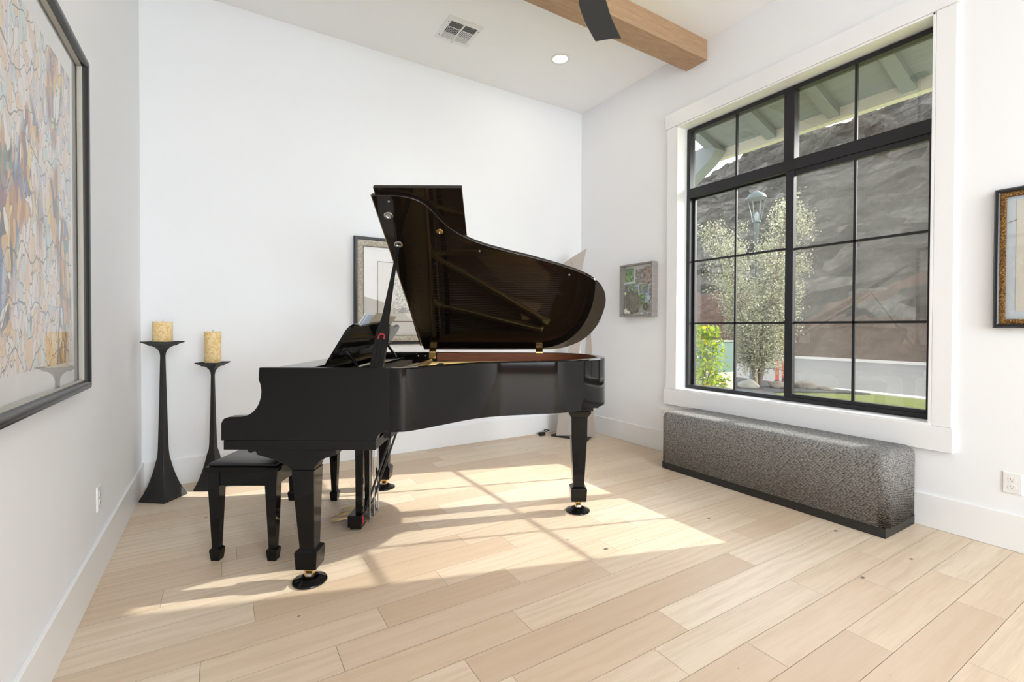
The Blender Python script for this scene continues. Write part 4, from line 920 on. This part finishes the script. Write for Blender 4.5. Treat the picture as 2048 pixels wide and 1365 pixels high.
# hill
nx_, ny_ = 170, 240
vs, fs = [], []
from mathutils import noise as mn
def hz(X, Y):
    s = max(0, min(1, (X-26.2)/33)); base = G + 22.6*s**.92 if X < 59.2 else G+22.6-(X-59.2)*.25
    bank = 1.5*max(0, min(1, (X-25.9)/1.6))
    n1 = mn.fractal(Vector((X*.09, Y*.09, 3.1)), 1, 2, 6); n2 = mn.fractal(Vector((X*.35, Y*.35, 8.7)), 1, 2, 5); ridge = mn.noise(Vector((Y*.10, 1.3, X*.02)))
    amp = min(1, max(0, (X-26.5)/8)); cliff = 1.6*max(0, min(1, (s-.80)/.06))
    return max(G, base*(1+.0) + bank*(1-s) + amp*(1.5*n1+.7*n2+.7*abs(n2)) + cliff*(1+.8*ridge) + 1.2*ridge*s - .8*s + (31-Y)*.10*s)
for j in range(ny_):
    for i in range(nx_):
        X = 25.9+ (i/(nx_-1))**1.15*50; Y = -14+j/(ny_-1)*76; vs.append((X, Y, hz(X, Y) if i else G))
for j in range(ny_-1):
    for i in range(nx_-1): a = j*nx_+i; fs.append((a, a+1, a+nx_+1, a+nx_))
mb = MB(); mb.add(vs, fs); tag(mb.obj('rocky_hill', 'hillside', smooth=60), 'steep rocky hillside across the street', 'hill')
# tree
def leafcloud(n, pick, size, seed, aspect=.45):
    r = random.Random(seed); v = []; f = []
    for _ in range(n):
        p = pick(r); s_ = size*r.uniform(.6, 1.3); d = Vector((r.gauss(0,1), r.gauss(0,1), r.gauss(.2,1))).normalized(); u = d.orthogonal().normalized(); u = Matrix.Rotation(r.uniform(0, 6.28), 3, d)@u; w = d.cross(u)
        o = len(v); v += [p-u*s_, p-w*s_*aspect, p+u*s_, p+w*s_*aspect]; f.append((o, o+1, o+2, o+3))
    return v, f
tx, ty = 11.48, 6.84
tree = thing('small_tree', 'small silvery green tree in the gravel bed outside the window', 'tree', (tx, ty, G+.035))
rt = random.Random(21); tips = []
mb = MB(); base = Vector((0, 0, 0))
for k in range(9):
    a = k*2.4+rt.uniform(-.3,.3); sp_ = rt.uniform(.45, 1.45); H_ = rt.uniform(2.9, 4.2) if k % 3 else rt.uniform(3.9, 4.45)
    pts = spline([base+Vector((.05*math.cos(a),.05*math.sin(a),0)), Vector((math.cos(a)*sp_*.25, math.sin(a)*sp_*.25, H_*.28)), Vector((math.cos(a)*sp_*.7, math.sin(a)*sp_*.7, H_*.62)), Vector((math.cos(a)*sp_*1.15, math.sin(a)*sp_*1.15, H_))], 5)
    n = len(pts); mb.tube(pts, [.045*(1-i/n)**.8+.006 for i in range(n)], 7)
    for i in range(3, n):
        for _ in range(7):
            q = pts[i]; b = rt.uniform(0, 6.28); l_ = rt.uniform(.25, .75)*(1.15-.55*i/n); e_ = q+Vector((math.cos(b)*l_, math.sin(b)*l_, rt.uniform(-.10, .40)))
            mb.tube([q, (q+e_)/2+Vector((0,0,.04)), e_], [.010,.007,.003], 5); tips.append((q, e_))
mb.obj('trunk', 'bark', tree, smooth=60)
def pk(r):
    a, b = tips[int(r.random()*len(tips))]; q = .25+.75*math.sqrt(r.random()); return a+(b-a)*q+Vector((r.gauss(0,.085), r.gauss(0,.085), r.gauss(0,.085)))
mb = MB(); mb.add(*leafcloud(26000, pk, .033, 5)); mb.obj('foliage', 'leaf_silver', tree, smooth=0)
mb = MB(); mb.tube([(-.22,-.10,0),(-.10,.06,1.25)], .026, 8); mb.obj('support_stake', 'stake_wood', tree)
# shrub
sxy = Vector((6.3, 4.74, G+.035))
shrub = thing('leafy_shrub', 'bright green leafy shrub at the left edge of the window', 'shrub', sxy)
mb = MB(); rsb = random.Random(4)
for k in range(14):
    a = k*.9; mb.tube([(0,0,0),(.12*math.cos(a),.12*math.sin(a),.5),(.30*math.cos(a)*rsb.uniform(.5,1.2),.30*math.sin(a)*rsb.uniform(.5,1.2),rsb.uniform(.9,1.45))], [.012,.008,.004], 6)
mb.obj('stems', 'bark', shrub, smooth=60)
def pk2(r):
    z = r.uniform(.12, 1.50); rr = .46*math.sqrt(r.random())*(1.0-.45*max(0, z-.9)); a = r.uniform(0, 6.28); return Vector((math.cos(a)*rr, math.sin(a)*rr, z))
mb = MB(); mb.add(*leafcloud(2100, pk2, .034, 9, .62)); mb.obj('foliage', 'leaf_bright', shrub, smooth=0)
mb = MB(); mb.add(*leafcloud(110, pk2, .038, 10, .62)); tag(mb.obj('yellow_leaves', 'leaf_yellow', shrub, smooth=0), 'turning yellow leaves')
lowp = Vector((8.0, 5.62, G+.035))
dry = thing('dry_shrub', 'low brown dried shrub beside the utility cabinet', 'shrub', lowp)
mb = MB(); mb.tube([(0,0,0),(.02,.02,.22)], [.03,.012], 6); mb.obj('stems', 'bark', dry)
def pk3(r):
    a = r.uniform(0, 6.28); q = r.random()**.5; z = r.uniform(.02, .50); return Vector((math.cos(a)*q*.30*(1-z*.8), math.sin(a)*q*.30*(1-z*.8), z))
mb = MB(); mb.add(*leafcloud(700, pk3, .028, 12, .6)); mb.obj('foliage', 'leaf_brown', dry, smooth=0)
# utility cabinet on its pad
ux, uy = 9.40, 6.66
pad = MB(); pad.box(ux-.47, ux+.38, uy-.33, uy+.39, G+.035, G+.53); tag(pad.obj('cabinet_pad', 'pad_cream', bevel=.02), 'cream concrete base under the green utility cabinet', 'pad')
uc = thing('utility_cabinet', 'pale green utility cabinet on its base beyond the shrub', 'cabinet', (ux, uy, G+.531))
mb = MB(); mb.box(-.43,.34,-.31,.34,0,.66); mb.obj('cabinet_body', 'utility_green', uc, bevel=.015)
mb = MB(); mb.box(-.445,.355,-.325,.355,.661,.692); mb.obj('cabinet_lid', 'pad_cream', uc, bevel=.01)
mb = MB(); mb.box(-.442,-.4305,-.008,.004,.02,.64); mb.obj('door_seam', 'spot_metal', uc)
mb = MB(); mb.box(-.448,-.4305,-.14,-.02,.14,.16); mb.obj('handle', 'steel', uc)
# street lamp
lx, ly_ = 13.6, 8.20
lamp = thing('street_lamp', 'dark green lantern street lamp rising behind the tree', 'street lamp', (lx-.75, ly_-.45, G))
mb = MB(); mb.lathe([(.14,.0),(.14,.35),(.08,.50),(.055,.60),(.045,4.35),(.07,4.42),(.06,4.50)], (0,0,0), 18); mb.obj('post', 'lamp_post_green', lamp, smooth=50)
mb = MB()
for k in range(6):
    a = k*PI/3; mb.tube([(.10*math.cos(a),.10*math.sin(a),4.50),(.225*math.cos(a),.225*math.sin(a),5.16)], .013, 6)
mb.lathe([(.11,4.48),(.11,4.53)], (0,0,0), 12); mb.obj('lantern_cage', 'lamp_post_green', lamp, smooth=50)
mb = MB(); mb.lathe([(.255,5.15),(.255,5.18),(.20,5.27),(.08,5.335),(.03,5.38),(.001,5.39)], (0,0,0), 24); mb.obj('lantern_roof', 'lamp_post_green', lamp, smooth=50)
mb = MB(); mb.lathe([(.225,5.135),(.225,5.149),(.001,5.149)], (0,0,0), 24); mb.obj('lamp_lens', 'lamp_glass', lamp, smooth=50)
mb = MB(); mb.lathe([(.045,4.53),(.05,4.62),(.04,4.75),(.001,4.78)], (0,0,0), 12); mb.obj('lamp_bulb', 'lamp_glass', lamp, smooth=50)
# boulders
def boulder(x, y, r, mt, label, seed, sq=.7):
    bm = bmesh.new(); bmesh.ops.create_icosphere(bm, subdivisions=3, radius=1)
    for v in bm.verts:
        k_ = 1+.35*mn.noise(v.co*1.3+Vector((seed,0,0))); v.co = Vector((v.co.x*r*k_, v.co.y*r*k_*1.2, max(-.45, v.co.z)*r*sq*k_))
    zmin = min(v.co.z for v in bm.verts)
    for f in bm.faces: f.smooth = True
    me = bpy.data.meshes.new('boulder'); bm.to_mesh(me); bm.free(); me.materials.append(M(mt)); o = bpy.data.objects.new('boulder', me); C.objects.link(o); o.location = (x, y, G+.03-zmin); tag(o, label, 'boulder', 'boulders in the gravel bed')
boulder(11.0, 6.78, .19, 'boulder_grey', 'rounded grey boulder left of the tree trunk', 1)
boulder(11.75, 6.45, .22, 'boulder_tan', 'reddish tan boulder right of the tree trunk', 2, .5)
boulder(12.2, 6.05, .24, 'boulder_tan', 'tan boulder by the curb at the end of the gravel bed', 3, .5)
boulder(12.25, 5.62, .13, 'boulder_tan', 'smallest tan rock at the tip of the gravel bed', 6, .5)
sl_ = thing('garden_spotlight', 'small dark garden spotlight on a stake in the gravel', 'spotlight', (11.25, 6.02, G+.035))
mb = MB(); mb.tube([(0,0,0),(0,0,.16)], .012, 8); mb.obj('stake', 'spot_metal', sl_)
mb = MB(); mb.lathe([(.001,-.09),(.05,-.08),(.06,.06),(.065,.09),(.001,.085)], (0,0,.24), 16, axis=(-.3,.5,.8)); mb.obj('lamp_head', 'spot_metal', sl_, smooth=50)
for i, (x, y) in enumerate(((13.7, 7.60), (13.75, 7.44))):
    t_ = thing('traffic_post', ['orange plastic street post left of its pair behind the tree', 'orange plastic street post right of its pair behind the tree'][i], 'post', (x, y, G-.08), 0, 'orange posts on the street')
    mb = MB(); mb.lathe([(.085,0),(.085,.04),(.05,.06)], (0,0,0), 14); mb.obj('base', 'felt_black', t_, smooth=50)
    mb = MB(); mb.lathe([(.05,.06),(.05,.62),(.001,.66)], (0,0,0), 14); mb.obj('tube', 'orange_plastic', t_, smooth=50)

# ================================================================== LIGHT
sd_ = Vector((.952*.8763, -.306*.8763, .4818)).normalized()
sun = bpy.data.lights.new('sun', 'SUN'); sun.energy = 7.4; sun.angle = rad(.53); sun.color = (1, .955, .885)
so = bpy.data.objects.new('sun', sun); C.objects.link(so); so.rotation_euler = sd_.to_track_quat('Z', 'Y').to_euler()
wd = bpy.data.worlds.new('world'); SC.world = wd; wd.use_nodes = True; nt = wd.node_tree; nt.nodes.clear()
sk = nt.nodes.new('ShaderNodeTexSky'); sk.sky_type = 'NISHITA'; sk.sun_disc = False; sk.sun_elevation = rad(28.8); sk.sun_rotation = math.atan2(sd_.x, sd_.y); sk.dust_density = 1.5; sk.air_density = .8
bg = nt.nodes.new('ShaderNodeBackground'); bg.inputs[1].default_value = .95; ow = nt.nodes.new('ShaderNodeOutputWorld')
hs = nt.nodes.new('ShaderNodeHueSaturation'); hs.inputs['Saturation'].default_value = .40; nt.links.new(sk.outputs[0], hs.inputs['Color']); nt.links.new(hs.outputs[0], bg.inputs[0]); nt.links.new(bg.outputs[0], ow.inputs[0])
def area(name, loc, target, sx_, sy_, power, color=(1,1,1)):
    l = bpy.data.lights.new(name, 'AREA'); l.shape = 'RECTANGLE'; l.size = sx_; l.size_y = sy_; l.energy = power; l.color = color
    o = bpy.data.objects.new(name, l); C.objects.link(o); o.location = loc; o.rotation_euler = (Vector(loc)-Vector(target)).to_track_quat('Z', 'Y').to_euler(); return o
# fill light added at the solid rear wall, behind the camera
area('rear_fill', (1.3, YR+.03, 1.55), (1.3, 4, 1.55), 3.0, 2.6, 255, (.735, .88, 1.0))
# unseen ceiling lights added to brighten the floor and room
for x, y in ((1.3,-3.4),(1.3,-4.9),(1.3,-6.4)):
    l = bpy.data.lights.new('ceiling_disk_light', 'AREA'); l.shape = 'DISK'; l.size = .14; l.energy = 70; l.color = (.985, .985, .985); o = bpy.data.objects.new('ceiling_disk_light', l); C.objects.link(o); o.location = (x, y, ZC-.01)
l = bpy.data.lights.new('ceiling_disk_light', 'AREA'); l.shape = 'DISK'; l.size = .13; l.energy = 2.5; l.color = (1, .88, .72); o = bpy.data.objects.new('ceiling_disk_light', l); C.objects.link(o); o.location = (2.722, 3.575, ZC-.008)

# ================================================================== CAMERA
cam = bpy.data.cameras.new('camera'); co_ = bpy.data.objects.new('camera', cam); C.objects.link(co_)
cam.sensor_fit = 'HORIZONTAL'; cam.sensor_width = 36; cam.lens = F*36/2048; cam.shift_y = -(682.5-CY)/2048; cam.clip_end = 500; cam.clip_start = .05
fw = Vector((math.sin(YAW)*math.cos(PIT), math.cos(YAW)*math.cos(PIT), -math.sin(PIT))); r = HR.copy(); u = r.cross(fw); c, s = math.cos(ROL), math.sin(ROL)
r2, u2 = r*c+u*s, u*c-r*s
m = Matrix((r2, u2, -fw)).transposed().to_4x4(); m.translation = Vector((0, 0, HC)); co_.matrix_world = m
SC.camera = co_
vs_ = SC.view_settings; vs_.view_transform = 'Standard'; vs_.look = 'None'; vs_.gamma = 1; vs_.exposure = 0.12; vs_.use_curve_mapping = False
cy = SC.cycles; cy.use_denoising = True; cy.max_bounces = 10; cy.diffuse_bounces = 6; cy.glossy_bounces = 5; cy.transparent_max_bounces = 12; cy.transmission_bounces = 4; cy.caustics_reflective = False; cy.caustics_refractive = False; cy.sample_clamp_indirect = 6.0
try: cy.denoiser = 'OPENIMAGEDENOISE'; cy.denoising_input_passes = 'RGB_ALBEDO_NORMAL'
except Exception: pass
